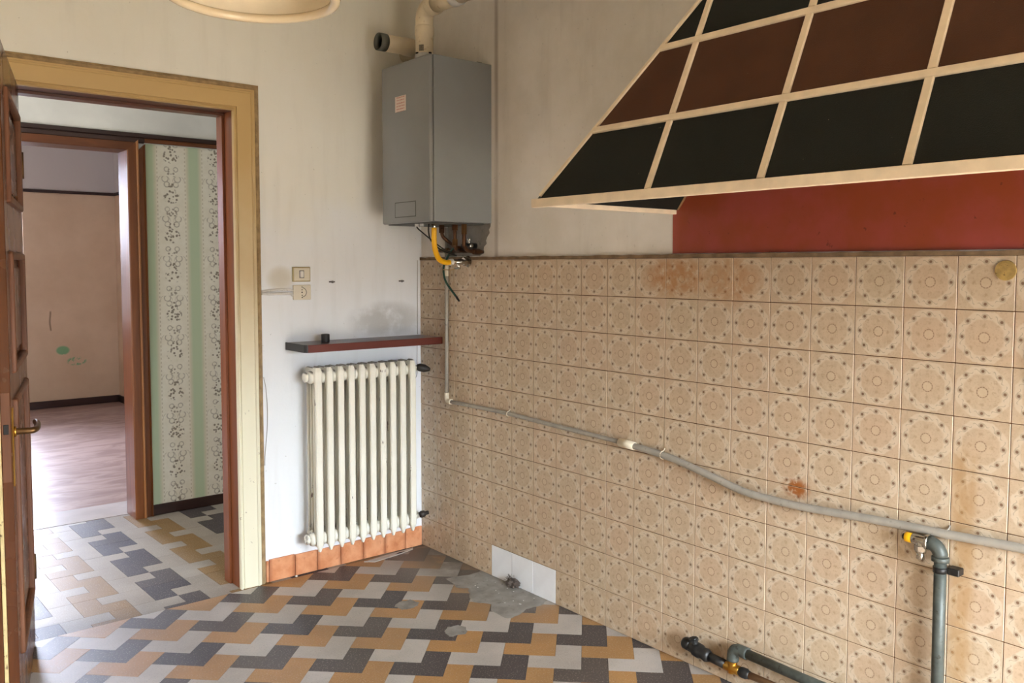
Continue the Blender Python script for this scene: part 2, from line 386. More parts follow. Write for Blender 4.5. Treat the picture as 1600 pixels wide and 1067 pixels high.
def tube(bm, pts, r, seg=12, cap=True, smooth=True):
    pts = [Vector(p) for p in pts]
    R = r if isinstance(r, (list, tuple)) else [r]*len(pts)
    T, N = frames(pts); rings = []
    for p, t, n, rr in zip(pts, T, N, R):
        b = t.cross(n)
        rings.append([bm.verts.new(p+(n*math.cos(2*PI*k/seg)+b*math.sin(2*PI*k/seg))*rr) for k in range(seg)])
    for a, b in zip(rings, rings[1:]):
        for k in range(seg):
            f = bm.faces.new((a[k], a[(k+1) % seg], b[(k+1) % seg], b[k])); f.smooth = smooth
    if cap:
        bm.faces.new(rings[0][::-1]); bm.faces.new(rings[-1])
def spline(pts, n=8):
    P = [Vector(p) for p in pts]; P = [P[0]*2-P[1]]+P+[P[-1]*2-P[-2]]; out = []
    for i in range(1, len(P)-2):
        a, b, c, d = P[i-1:i+3]
        for k in range(n):
            t = k/n
            out.append(0.5*((2*b)+(c-a)*t+(2*a-5*b+4*c-d)*t*t+(3*b-a-3*c+d)*t**3))
    out.append(P[-2]); return out
def lathe(bm, prof, origin, axis, seg=24, smooth=True, close=False):
    """prof: list of (radius, distance along axis)"""
    o = Vector(origin); t = Vector(axis).normalized()
    ref = Vector((0, 0, 1)) if abs(t.z) < 0.9 else Vector((1, 0, 0))
    n = (ref-t*ref.dot(t)).normalized(); b = t.cross(n); rings = []
    for r, h in prof:
        r = max(r, 1e-5)
        rings.append([bm.verts.new(o+t*h+(n*math.cos(2*PI*k/seg)+b*math.sin(2*PI*k/seg))*r) for k in range(seg)])
    pr = list(zip(rings, rings[1:]))
    if close: pr.append((rings[-1], rings[0]))
    for a, c in pr:
        for k in range(seg):
            f = bm.faces.new((a[k], a[(k+1) % seg], c[(k+1) % seg], c[k])); f.smooth = smooth
    return rings
def cyl(bm, p0, p1, r, seg=16, smooth=True):
    d = Vector(p1)-Vector(p0); L = d.length
    lathe(bm, [(0, 0), (r*0.93, 0), (r, min(0.07*r, L*0.1)), (r, L-min(0.07*r, L*0.1)), (r*0.93, L), (0, L)], p0, d, seg, smooth)
def hexnut(bm, p0, p1, r): cyl(bm, p0, p1, r, 6, False)
def prism(bm, poly, f0, f1):
    """poly: 2D points; f0/f1 map a 2D point to 3D for the two faces"""
    A = [bm.verts.new(f0(p)) for p in poly]; B = [bm.verts.new(f1(p)) for p in poly]
    bm.faces.new(A[::-1]); bm.faces.new(B)
    n = len(poly)
    for i in range(n): bm.faces.new((A[i], A[(i+1) % n], B[(i+1) % n], B[i]))
def fix(bm):
    bmesh.ops.remove_doubles(bm, verts=list(bm.verts), dist=1e-6)
    bmesh.ops.recalc_face_normals(bm, faces=list(bm.faces))
def wpos(o):
    v = Vector(o.location)
    while o.parent: o = o.parent; v = v+Vector(o.location)
    return v
def obj(name, bm, mat, parent=None, origin=None, local=False):
    """link bm (world coordinates unless local) as ONE mesh object"""
    fix(bm)
    base = wpos(parent) if parent else Vector((0, 0, 0))
    org = Vector(origin) if origin is not None else base
    if local: org = Vector((0, 0, 0)); base = Vector((0, 0, 0))
    bm.transform(Matrix.Translation(-org))
    me = bpy.data.meshes.new(name); bm.to_mesh(me); bm.free()
    me.materials.append(MAT[mat])
    o = bpy.data.objects.new(name, me); COL.objects.link(o)
    o.parent = parent; o.location = org-base
    return o
def inst(name, me, parent, loc):
    o = bpy.data.objects.new(name, me); COL.objects.link(o); o.parent = parent
    o.location = Vector(loc)-(wpos(parent) if parent else Vector((0, 0, 0)))
    return o
def tag(o, label=None, cat=None, group=None, kind=None):
    if label: o['label'] = label
    if cat: o['category'] = cat
    if group: o['group'] = group
    if kind: o['kind'] = kind
    return o
def thing(name, label, cat, loc, group=None, kind=None):
    o = bpy.data.objects.new(name, None); COL.objects.link(o); o.location = loc; o.empty_display_size = 0.05
    return tag(o, label, cat, group, kind)
def quick(name, bm, mat, label, cat, group=None, kind=None, origin=None):
    return tag(obj(name, bm, mat, None, origin), label, cat, group, kind)
def struct(name, bm, mat, label, cat='wall'): return quick(name, bm, mat, label, cat, kind='structure')

CEIL = 3.0
XL, YF = -3.3, -5.2            # kitchen's far left wall and the wall behind the camera
DX0, DX1, DZ = -1.832, -0.990, 2.155        # kitchen doorway
# ------------------------------------------------------------------ room shell
b = NB()
bx(b, XL, DX0-0.02, 0, 0.14, 0, CEIL); bx(b, DX1+0.02, 0.15, 0, 0.14, 0, CEIL); bx(b, DX0-0.02, DX1+0.02, 0, 0.14, DZ+0.02, CEIL)
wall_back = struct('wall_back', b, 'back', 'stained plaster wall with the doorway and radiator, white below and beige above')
b = NB(); bx(b, 0.009, 0.15, YF, 0, 0, CEIL)
wall_right = struct('wall_right', b, 'right', 'kitchen wall clad with patterned beige tiles below dirty white plaster')
b = NB(); bx(b, XL-0.12, XL, YF, 0.14, 0, CEIL)
struct('wall_left', b, 'side', 'plain kitchen wall behind the open brown door')
b = NB()
bx(b, XL-0.12, -2.0, YF-0.25, YF, 0, CEIL); bx(b, -0.35, 0.15, YF-0.25, YF, 0, CEIL); bx(b, -2.0, -0.35, YF-0.25, YF, 1.72, CEIL)
struct('wall_front', b, 'side', 'kitchen wall with the balcony opening behind the camera')
b = NB(); bx(b, XL-0.12, 0.15, YF-0.25, 0.0, CEIL, CEIL+0.1)
struct('ceiling', b, 'ceiling', 'cream kitchen ceiling over the tiled wall', 'ceiling')
b = NB(); bx(b, -5, 2.5, -8.0, YF-0.25, -0.12, -0.02)
struct('floor_balcony', b, 'balcony', 'sunlit balcony floor outside the kitchen', 'floor')

# ---- tiled lower wall: ten courses, each tile its own piece
S = 0.15
b = NB(); bx(b, 0.0022, 0.0088, -3.78, -0.003, 0.0, 1.499)
obj('grout_bed', b, 'grout', wall_right)
b = NB(); bx(b, 0, 0.0075, -S/2+0.0011, S/2-0.0011, -S/2+0.0013, S/2-0.0013, 0.0009)
fix(b); me_tile = bpy.data.meshes.new('wall_tile'); b.to_mesh(me_tile); b.free(); me_tile.materials.append(MAT['tile'])
me_white = me_tile.copy(); me_white.name = 'white_wall_tile'; me_white.materials[0] = MAT['white_tile']
for k in range(25):
    for r in range(10):
        w = r == 9 and k in (4, 5, 6)
        o = inst('wall_tile', me_white if w else me_tile, wall_right, (random.uniform(-0.0006, 0.0004), -(k+0.5)*S, 1.5-(r+0.5)*S))
        o.rotation_euler = (random.uniform(-0.002, 0.002), random.uniform(-0.004, 0.004), random.uniform(-0.005, 0.005))
        if w: o['label'] = 'plain white replacement tile'
# ragged mortar edge over the top course
b = NB(); n = 90
top = [(-0.003-3.77*i/n, 1.513+random.uniform(-0.0015, 0.002)) for i in range(n+1)]
poly = [(-0.003, 1.4995)]+top+[(-3.773, 1.4995)]
prism(b, poly, lambda p: (0.0088, p[0], p[1]), lambda p: (-0.004, p[0], p[1]))
obj('mortar_edge', b, 'mortar', wall_right)
# red painted field behind and under the hood
def hipL(z): return -1.690-0.73*(z-1.670)
def hipR(z): return -5.404-hipL(z)
b = NB(); poly = [(-1.676, 1.516), (-1.676, 1.668), (hipL(2.6)-0.01, 2.6), (hipR(2.6)+0.01, 2.6), (-3.728, 1.668), (-3.728, 1.516)]
prism(b, poly, lambda p: (0.0088, p[0], p[1]), lambda p: (0.006, p[0], p[1]))
o = obj('red_paint_field', b, 'red', wall_right)
# broken-out patch of grey cement behind the boiler pipes
b = NB(); poly = [(-0.24, 1.516), (-0.24, 1.70), (-0.585, 1.70), (-0.583, 1.655), (-0.572, 1.64), (-0.576, 1.625), (-0.556, 1.605), (-0.548, 1.59), (-0.553, 1.575), (-0.532, 1.56), (-0.530, 1.545), (-0.524, 1.53), (-0.50, 1.518)]
prism(b, poly, lambda p: (0.0088, p[0], p[1]), lambda p: (0.0065, p[0], p[1]))
obj('cement_patch', b, 'cement', wall_right)

# ---- kitchen floor of L-shaped cement tiles laid on the diagonal
U = 0.0989; ANG = math.radians(-44.55); O = Vector((-1.1128, -0.9362))
E1 = Vector((math.cos(ANG), math.sin(ANG)))*U; E2 = Vector((-math.sin(ANG), math.cos(ANG)))*U
b = NB(); bx(b, XL-0.05, 0.14, YF, -0.03, -0.10, -0.0045); floor_k = struct('floor', b, 'bed', 'kitchen floor of ochre, grey and black L-shaped tiles', 'floor')
LP = [(0, 0), (2, 0), (2, 2), (1, 2), (1, 1), (0, 1)]
def inset(poly, d):
    n = len(poly); out = []
    for i in range(n):
        p = Vector(poly[i]); a = (p-Vector(poly[i-1])).normalized(); c = (Vector(poly[(i+1) % n])-p).normalized()
        na = Vector((-a.y, a.x)); nc = Vector((-c.y, c.x)); out.append(p+(na+nc)*d)
    return out
def lpiece(cells_poly, E1, E2, zr):
    b = NB(); q = inset(cells_poly, 0.004)
    prism(b, q, lambda p: (E1.x*p[0]+E2.x*p[1], E1.y*p[0]+E2.y*p[1], -0.0045), lambda p: (E1.x*p[0]+E2.x*p[1], E1.y*p[0]+E2.y*p[1], 0.0))
    return b
FM = ['fdark', 'fyel', 'fwht']
base_me = []
for m in FM:
    b = lpiece(LP, E1, E2, 0); fix(b); me = bpy.data.meshes.new('floor_tile'); b.to_mesh(me); b.free(); me.materials.append(MAT[m]); base_me.append(me)
def clip(bm, planes):
    for co, no in planes:
        g = bmesh.ops.bisect_plane(bm, geom=list(bm.verts)+list(bm.edges)+list(bm.faces), plane_co=co, plane_no=no, clear_outer=True)
        ed = [e for e in g['geom_cut'] if isinstance(e, bmesh.types.BMEdge)]
        if ed: bmesh.ops.holes_fill(bm, edges=[e for e in bm.edges if e.is_boundary], sides=0)
KP = [((0.0088, 0, 0), (1, 0, 0)), ((0, -0.031, 0), (0, 1, 0))]
rest = {m: NB() for m in FM}; nseen = 0
for i in range(-36, 46):
    for j in range(-36, 46):
        for kk in range(3):
            # the three colours repeat on a 3 x 3 lattice
            ii, jj = 3*i+kk, 3*j-kk
            if not (-40 < ii < 60 and -45 < jj < 45): continue
            c = O+E1*(ii+1.17)+E2*(jj+0.83)
            if not (XL-0.1 < c.x < 0.12 and YF < c.y < 0.10): continue
            loc = O+E1*ii+E2*jj
            cs = [O+E1*(ii+p[0])+E2*(jj+p[1]) for p in LP]
            mx = max(q.x for q in cs); my = max(q.y for q in cs); mnx = min(q.x for q in cs); mny = min(q.y for q in cs)
            if mnx > 0.005 or mny > -0.034 or (c.y > -0.03 and c.x < DX0-0.1) or mx < XL: continue
            near = c.y > -0.33-0.823*(c.x+1.994)-0.42 and c.x > -2.3
            cut = mx > 0.0088 or my > -0.031
            dz = random.uniform(-0.0004, 0.0003)
            if near and not cut:
                o = inst('floor_tile', base_me[kk], floor_k, (loc.x, loc.y, dz)); nseen += 1
            else:
                b = lpiece(LP, E1, E2, 0); b.transform(Matrix.Translation((loc.x, loc.y, dz)))
                if cut: clip(b, KP)
                if not b.faces: b.free(); continue
                if near: obj('floor_tile', b, FM[kk], floor_k); nseen += 1
                else: merge(rest[FM[kk]], b)
for m in FM:
    o = obj('floor_tiles_unseen', rest[m], m, floor_k); o['kind'] = 'stuff'
# cement smears and the repaired strip by the wall
def smear(pts, z, name):
    b = NB(); c = Vector((sum(p[0] for p in pts)/len(pts), sum(p[1] for p in pts)/len(pts)))
    P = []
    for i in range(len(pts)):
        a = Vector(pts[i]); d = Vector(pts[(i+1) % len(pts)])
        for t in (0, 0.34, 0.67):
            q = a.lerp(d, t); P.append((q.x+random.uniform(-0.006, 0.006), q.y+random.uniform(-0.006, 0.006)))
    inn = [(c.x+(p[0]-c.x)*0.93, c.y+(p[1]-c.y)*0.93) for p in P]
    lo = [b.verts.new((min(p[0], 0.008), p[1], 0.0005)) for p in P]; hi = [b.verts.new((min(p[0], 0.008), p[1], z)) for p in inn]
    n = len(P)
    for i in range(n): b.faces.new((lo[i], lo[(i+1) % n], hi[(i+1) % n], hi[i]))
    b.faces.new(hi)
    obj(name, b, 'cement', floor_k)
smear([(-0.19, -0.49), (-0.08, -0.52), (0.008, -0.52), (0.008, -0.70), (0.008, -0.86), (0.008, -1.0), (-0.075, -1.02), (-0.134, -1.015), (-0.228, -1.045), (-0.268, -1.03), (-0.263, -0.934), (-0.22, -0.874), (-0.26, -0.80), (-0.237, -0.73), (-0.18, -0.672), (-0.216, -0.622)], 0.0018, 'cement_repair')
smear([(-0.544, -0.978), (-0.501, -0.95), (-0.456, -0.954), (-0.441, -0.999), (-0.481, -1.045), (-0.524, -1.034), (-0.554, -1.024)][::-1], 0.0014, 'cement_smear')
smear([(-0.56, -0.627), (-0.515, -0.591), (-0.464, -0.604), (-0.447, -0.656), (-0.485, -0.689), (-0.533, -0.686), (-0.554, -0.668)][::-1], 0.0014, 'cement_smear')

# ---- terracotta skirting of single tiles
base = thing('baseboard_back', 'low terracotta tile skirting under the cream radiator', 'baseboard', (-0.43, -0.005, 0), kind='structure')
xs = [-0.866, -0.852, -0.722, -0.606, -0.480, -0.354, -0.229, -0.105, -0.003]
for a, c in zip(xs, xs[1:]):
    b = NB(); bx(b, a+0.001, c-0.001, -0.011, -0.0002, 0.0006, 0.103+random.uniform(-0.004, 0.003), 0.0025, 2)
    obj('skirting_tile', b, 'terra', base, ((a+c)/2, -0.005, 0.05))

# ---- cream-yellow casing and brown lining of the kitchen doorway
trim1 = thing('trim_1', 'cream-yellow door casing with brown lining around the open doorway', 'door frame', (-1.41, 0, 0), kind='structure')
PROF = [(0, 0.0), (0, 0.020), (0.004, 0.024), (0.009, 0.022), (0.011, 0.013), (0.016, 0.013), (0.018, 0.018), (0.080, 0.020), (0.083, 0.024), (0.088, 0.024), (0.092, 0.020), (0.098, 0.020), (0.098, 0.0)]
EDGE = [(0.098, 0.0), (0.098, 0.014), (0.104, 0.019), (0.112, 0.017), (0.117, 0.008), (0.123, 0.006), (0.124, 0.0)]
def casing(prof, xi0, xi1, zi, Y, sgn, parts, mats, parent, dz0=0.0):
    """side posts and head with mitred corners; a = distance outwards from the opening, t = height off the wall"""
    for part, mat in zip(parts, mats):
        b = NB(); n = len(prof)
        if part.endswith('left') or part.endswith('right'):
            s = -1 if part.endswith('left') else 1; x0 = xi0 if s < 0 else xi1
            A = [b.verts.new((x0+s*a, Y+sgn*t, dz0)) for a, t in prof]; B = [b.verts.new((x0+s*a, Y+sgn*t, zi+a)) for a, t in prof]
        else:
            A = [b.verts.new((xi0-a, Y+sgn*t, zi+a)) for a, t in prof]; B = [b.verts.new((xi1+a, Y+sgn*t, zi+a)) for a, t in prof]
        b.faces.new(A); b.faces.new(B)
        for i in range(n): b.faces.new((A[i], A[(i+1) % n], B[(i+1) % n], B[i]))
        nm = part.replace('_left', '').replace('_right', '')
        obj(nm, b, mat, parent)
casing(PROF, DX0, DX1, DZ, -0.0002, -1, ['casing_post_left', 'casing_post_right', 'casing_head'], ['casing']*3, trim1)
casing(EDGE, DX0, DX1, DZ, -0.0002, -1, ['casing_edge_left', 'casing_edge_right', 'casing_edge_head'], ['casing_edge']*3, trim1)
b = NB(); bx(b, DX1, DX1+0.019, 0.0, 0.15, 0.001, DZ, 0.001); obj('lining_post', b, 'jamb', trim1)
b = NB(); bx(b, DX0-0.019, DX0, 0.0, 0.15, 0.001, DZ, 0.001); obj('lining_post', b, 'jamb', trim1)
b = NB(); bx(b, DX0-0.019, DX1+0.019, 0.0, 0.15, DZ, DZ+0.019, 0.001); obj('lining_head', b, 'jamb_h', trim1)
b = NB(); bx(b, DX1-0.012, DX1, 0.085, 0.15, 0.001, DZ-0.012, 0.001); obj('door_stop', b, 'jamb', trim1)
b = NB(); bx(b, DX0, DX1, 0.085, 0.15, DZ-0.012, DZ, 0.001); obj('door_stop', b, 'jamb_h', trim1)

# ------------------------------------------------------------------ hall
HW = 1.450                       # hall face of the wall towards the bedroom
BX0, BX1, BZ = -1.83, -1.035, 2.125
b = NB()
bx(b, -4.0, BX0-0.02, HW, HW+0.13, 0, CEIL); bx(b, BX1+0.02, 1.5, HW, HW+0.13, 0, CEIL); bx(b, BX0-0.02, BX1+0.02, HW, HW+0.13, BZ+0.02, CEIL)
wall_hall = struct('wall_hall', b, 'hallw', 'far hall wall, white above the rail and papered beside the bedroom door')
b = NB(); bx(b, BX1+0.11, 1.5, HW-0.0015, HW-0.0001, 0.062, 2.172)
obj('wallpaper', b, 'wallpaper', wall_hall)
b = NB(); bx(b, 1.5, 1.6, 0.14, HW+0.13, 0, CEIL); struct('wall_hall_end', b, 'hallw', 'plain end wall of the hall hidden by the door jamb')
b = NB(); bx(b, -4.1, -4.0, 0.14, HW+0.13, 0, 0.7); bx(b, -4.1, -4.0, 0.14, HW+0.13, 2.5, CEIL); bx(b, -4.1, -4.0, 0.14, 0.30, 0.7, 2.5); bx(b, -4.1, -4.0, 1.30, HW+0.13, 0.7, 2.5); struct('wall_hall_left', b, 'hallw', 'plain hall wall hidden behind the open door')  # unseen window opening added so the hall fill lamp shines in
b = NB(); bx(b, XL-0.8, XL-0.12, 0.0, 0.14, 0, CEIL); bx(b, 0.15, 1.6, 0.0, 0.14, 0, CEIL); struct('wall_hall_near', b, 'hallw', 'near hall wall beyond the kitchen corner')
b = NB(); bx(b, -4.1, 1.6, 0.0, HW+0.13, CEIL, CEIL+0.1); struct('ceiling_hall', b, 'ceiling', 'pale hall ceiling above the papered wall', 'ceiling')
t = thing('trim_2', 'dark brown picture rail above the striped wallpaper in the hall', 'rail', (0.2, HW-0.01, 2.17), kind='structure')
b = NB(); bx(b, BX1+0.1, 1.499, HW-0.018, HW-0.0002, 2.176, 2.200, 0.003); obj('rail_lower', b, 'frame_h', t)
b = NB(); bx(b, -3.99, 1.499, HW-0.026, HW-0.0002, 2.200, 2.226, 0.004); obj('rail_cap', b, 'dark_trim', t)
b = NB(); bx(b, BX1+0.1, 1.499, HW-0.014, HW-0.0002, 0.0006, 0.062, 0.003)
struct('baseboard_hall', b, 'dark_trim', 'dark brown skirting board under the striped wallpaper', 'baseboard')
# bedroom doorway frame
t = thing('trim_3', 'brown wooden frame of the bedroom doorway across the hall', 'door frame', (-1.43, HW, 0), kind='structure')
P2 = [(0, 0), (0, 0.030), (0.006, 0.034), (0.046, 0.034), (0.046, 0)]
P3 = [(0.046, 0), (0.046, 0.026), (0.052, 0.036), (0.060, 0.036), (0.066, 0.024), (0.066, 0)]
P4 = [(0.066, 0), (0.066, 0.018), (0.092, 0.018), (0.096, 0.028), (0.102, 0.026), (0.102, 0)]
for pr, mm in ((P2, 'frame'), (P3, 'frame_lt'), (P4, 'frame')):
    pp = [(a, q) for a, q in pr]
    hm = 'frame_h' if mm == 'frame' else 'frame'
    if pr is P4:
        casing(pp, BX0, BX1, 2.098-0.066+0.032, HW-0.0002, -1, ['casing_post_left', 'casing_post_right'], [mm]*2, t, 0.001)
    else:
        casing(pp, BX0, BX1, BZ, HW-0.0002, -1, ['casing_post_left', 'casing_post_right'], [mm]*2, t, 0.001)
b = NB(); bx(b, BX0-0.046, BX1+0.046, HW-0.034, HW-0.0002, BZ, BZ+0.046, 0.002); obj('casing_head', b, 'frame_h', t)
b = NB(); bx(b, BX0-0.10, BX1+0.10, HW-0.026, HW-0.0002, BZ+0.046, 2.199, 0.003); obj('casing_head', b, 'dark_trim', t)
b = NB(); bx(b, BX1, BX1+0.018, HW, HW+0.145, 0.001, BZ, 0.001); obj('lining_post', b, 'jamb', t)
b = NB(); bx(b, BX0-0.018, BX0, HW, HW+0.145, 0.001, BZ, 0.001); obj('lining_post', b, 'jamb', t)
b = NB(); bx(b, BX0-0.018, BX1+0.018, HW, HW+0.145, BZ, BZ+0.018, 0.001); obj('lining_head', b, 'jamb_h', t)

# hall floor: same L tiles laid square, merging into stepped columns
HU = 0.0965
b = NB(); bx(b, -4.0, 1.5, -0.03, 1.578, -0.10, -0.0045); floor_h = struct('floor_hall', b, 'bed', 'hall floor of grey, ochre and slate stepped tiles beyond the doorway', 'floor')
HROT = -0.012
def hmap(c, r): 
    return Vector((-1.340+HU*c-0.024*(HU*r), 0.480+0.0958*r))
def cellpoly(cells):
    """outline of an L made of three unit cells"""
    ed = {}
    for (c, r) in cells:
        q = [(c, r), (c+1, r), (c+1, r+1), (c, r+1)]
        for i in range(4):
            a, d = q[i], q[(i+1) % 4]
            if (d, a) in ed: del ed[(d, a)]
            else: ed[(a, d)] = 1
    nxt = {a: d for a, d in ed}; s = next(iter(nxt)); out = [s]; p = nxt[s]
    while p != s: out.append(p); p = nxt[p]
    red = []
    for i in range(len(out)):
        a, q, d = out[i-1], out[i], out[(i+1) % len(out)]
        if (q[0]-a[0])*(d[1]-q[1])-(q[1]-a[1])*(d[0]-q[0]) != 0: red.append(q)
    return red
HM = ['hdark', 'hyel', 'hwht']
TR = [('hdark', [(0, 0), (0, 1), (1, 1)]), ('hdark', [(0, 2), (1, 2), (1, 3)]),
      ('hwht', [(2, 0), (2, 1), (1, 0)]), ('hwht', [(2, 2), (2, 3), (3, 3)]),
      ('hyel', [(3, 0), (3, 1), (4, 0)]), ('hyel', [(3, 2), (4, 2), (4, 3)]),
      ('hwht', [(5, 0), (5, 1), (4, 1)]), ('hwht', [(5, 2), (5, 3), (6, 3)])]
HP = [((0, -0.0295, 0), (0, -1, 0)), ((0, 1.568, 0), (0, 1, 0)), ((1.5, 0, 0), (1, 0, 0))]
hrest = {m: NB() for m in HM}
for bi in range(-5, 6):
    for bj in range(-3, 5):
        for m, cells in TR:
            cells2 = [(c+6*bi, r+4*bj) for c, r in cells]
            cx = sum(c for c, r in cells2)/3+0.5; cy = sum(r for c, r in cells2)/3+0.5; ctr = hmap(cx, cy)
            if not (-4.0 < ctr.x < 1.5 and -0.2 < ctr.y < 1.75): continue
            P = inset(cellpoly(cells2), 0.007)
            W = [hmap(p.x, p.y) for p in P]
            if max(w.y for w in W) < -0.02 or min(w.y for w in W) > 1.57: continue
            b = NB(); dz = random.uniform(-0.0004, 0.0003)
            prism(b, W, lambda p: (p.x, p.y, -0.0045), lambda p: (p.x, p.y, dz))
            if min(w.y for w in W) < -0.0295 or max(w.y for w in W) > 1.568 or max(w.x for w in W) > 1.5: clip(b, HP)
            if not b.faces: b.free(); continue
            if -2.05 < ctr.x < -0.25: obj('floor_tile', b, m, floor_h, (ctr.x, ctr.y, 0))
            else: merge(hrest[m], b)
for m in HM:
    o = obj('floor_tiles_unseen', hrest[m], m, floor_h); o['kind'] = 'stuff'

# ------------------------------------------------------------------ bedroom beyond
BY = 6.12; BXR = 0.145; WX0, WX1, WZ0, WZ1 = -2.3, -0.735, 0.79, 2.56
b = NB(); bx(b, -4.0, 0.3, 1.578, 6.6, -0.1, -0.001)
floor_b = struct('floor_bedroom', b, 'bedf', 'glossy brown marbled bedroom floor seen through both doorways', 'floor')
b = NB(); bx(b, BX0, BX1+0.08, 1.5765, 1.875, -0.0009, 0.0015, 0.0005); o = obj('threshold_slab', b, 'marble', floor_b)
b = NB()
bx(b, -4.0, WX0, BY, BY+0.38, 0, CEIL); bx(b, WX1, 0.3, BY, BY+0.38, 0, CEIL); bx(b, WX0, WX1, BY, BY+0.38, WZ1, CEIL); bx(b, WX0, WX1, BY+0.12, BY+0.38, 0, WZ0)
struct('wall_bedroom_far', b, 'bedw', 'beige bedroom wall with green scribbles and a dark rail')
b = NB(); bx(b, BXR, 0.3, 1.578, BY, 0, CEIL); struct('wall_bedroom_right', b, 'bedw', 'narrow strip of bedroom side wall beside the brown frame')
b = NB(); bx(b, -4.1, -4.0, 1.578, BY+0.38, 0, CEIL); struct('wall_bedroom_left', b, 'bedw', 'bedroom side wall hidden behind the open door')
b = NB(); bx(b, -4.1, 0.3, 1.45, BY+0.38, CEIL, CEIL+0.1); struct('ceiling_bedroom', b, 'ceiling', 'pale bedroom ceiling above the dark rail', 'ceiling')
t = thing('trim_4', 'thin dark picture rail around the beige bedroom wall', 'rail', (-0.3, BY, 2.22), kind='structure')
b = NB(); bx(b, WX1, BXR-0.0005, BY-0.022, BY-0.0002, 2.216, 2.246, 0.004); obj('rail', b, 'dark_trim', t)
b = NB(); bx(b, BXR-0.022, BXR-0.0002, 1.6, BY-0.022, 2.216, 2.246, 0.004); obj('rail', b, 'dark_trim', t)
t = thing('baseboard_bedroom', 'dark brown skirting under the beige bedroom wall', 'baseboard', (-0.3, BY, 0), kind='structure')
b = NB(); bx(b, WX1, BXR-0.0005, BY-0.016, BY-0.0002, 0.0, 0.075, 0.004); obj('skirting_board', b, 'dark_trim', t)
b = NB(); bx(b, BXR-0.016, BXR-0.0002, 1.6, BY-0.016, 0.0, 0.075, 0.004); obj('skirting_board', b, 'dark_trim', t)
w = thing('window_1', 'bright white bedroom window at the left edge of the beige wall', 'window', (-1.5, BY+0.3, WZ0), kind='structure')
b = NB()
for a, c in ((WX0, WX0+0.06), (WX1-0.06, WX1), (-1.55, -1.48)): bx(b, a+0.001, c-0.001, BY+0.27, BY+0.33, WZ0+0.001, WZ1-0.001, 0.004)
bx(b, WX0+0.06, WX1-0.06, BY+0.27, BY+0.33, WZ0+0.001, WZ0+0.07, 0.004); bx(b, WX0+0.06, WX1-0.06, BY+0.27, BY+0.33, WZ1-0.07, WZ1-0.001, 0.004)
obj('window_frame', b, 'win', w)
for a, c in ((WX0+0.06, -1.55), (-1.48, WX1-0.06)):
    b = NB(); bx(b, a, c, BY+0.297, BY+0.303, WZ0+0.07, WZ1-0.07); obj('pane', b, 'glass', w)
b = NB(); bx(b, WX0+0.001, WX1-0.001, BY-0.02, BY+0.37, WZ0-0.02, WZ0, 0.004); obj('window_sill', b, 'marble', w)
# ------------------------------------------------------------------ open door leaf (hinged on the left, swung into the kitchen)
d1 = thing('door_1', 'open brown panelled door leaf with brass handle, left edge of the kitchen', 'door', (-1.826, -0.032, 0.0), kind='structure')
dd = Vector((-0.2285, -0.9735, 0)).normalized()
d1.rotation_euler = (0, 0, math.atan2(dd.y, dd.x))          # local x = along the leaf, local y = towards the visible face
LW, LT = 0.822, 0.028
def dobj(name, b, mat, parent=None):
    return obj(name, b, mat, parent or d1, local=True)
ZR = [(0.008, 0.24), (1.055, 1.135), (1.515, 1.665), (2.02, 2.146)]
for a, c in ((0.0, 0.115), (LW-0.115, LW)):
    b = NB(); bx(b, a, c, -LT, 0.0, 0.008, 2.146, 0.002); dobj('stile', b, 'door')
for a, c in ZR:
    b = NB(); bx(b, 0.115, LW-0.115, -LT, 0.0, a, c, 0.002); dobj('rail', b, 'door')
for (a, c) in ((0.24, 1.055), (1.135, 1.515), (1.665, 2.02)):
    b = NB(); bx(b, 0.117, LW-0.117, -0.018, -0.012, a, c); bx(b, 0.165, LW-0.165, -0.013, -0.004, a+0.05, c-0.05, 0.005)
    pn = dobj('door_panel', b, 'door')
    b = NB()
    for (x0, x1, z0, z1) in ((0.115, 0.14, a, c), (LW-0.14, LW-0.115, a, c), (0.14, LW-0.14, a, a+0.025), (0.14, LW-0.14, c-0.025, c)):
        bx(b, x0, x1, -0.012, 0.012, z0, z1, 0.008, 2)
    dobj('moulding', b, 'door_edge', pn)
b = NB(); bx(b, 0.0, LW+0.012, -0.038, -0.0282, 0.008, 2.158, 0.001); dobj('rebate_lip', b, 'door_cream')
b = NB(); bx(b, 0.0, LW+0.010, -0.056, -0.0382, 0.008, 2.158, 0.002); dobj('kitchen_face_board', b, 'door')
b = NB(); bx(b, LW+0.0002, LW+0.0016, -0.026, -0.003, 0.82, 1.09, 0.0005); fp = dobj('lock_faceplate', b, 'door_edge')
b = NB(); bx(b, LW+0.0016, LW+0.004, -0.021, -0.007, 0.965, 0.995, 0.001); dobj('latch', b, 'hole', fp)
hb = NB(); bx(hb, LW-0.062, LW-0.026, 0.0002, 0.0035, 0.80, 1.04, 0.001); hp = dobj('handle_plate', hb, 'brass')
b = NB(); tube(b, spline([(LW-0.044, 0.0035, 0.965), (LW-0.044, 0.045, 0.965), (LW-0.050, 0.058, 0.966), (LW-0.075, 0.064, 0.968), (LW-0.13, 0.062, 0.972), (LW-0.165, 0.056, 0.972)], 6), [0.010]*12+[0.0095]*19, 12)
dobj('handle_lever', b, 'brass_dk', hp)
b = NB(); cyl(b, (LW-0.044, 0.0035, 0.965), (LW-0.044, 0.010, 0.965), 0.016, 18); dobj('handle_rose', b, 'brass', hp)
for z in (0.3, 1.85):
    b = NB(); tube(b, [(-0.004, 0.004, z-0.05), (-0.004, 0.004, z+0.05)], 0.007, 10); dobj('hinge', b, 'brass_dk')

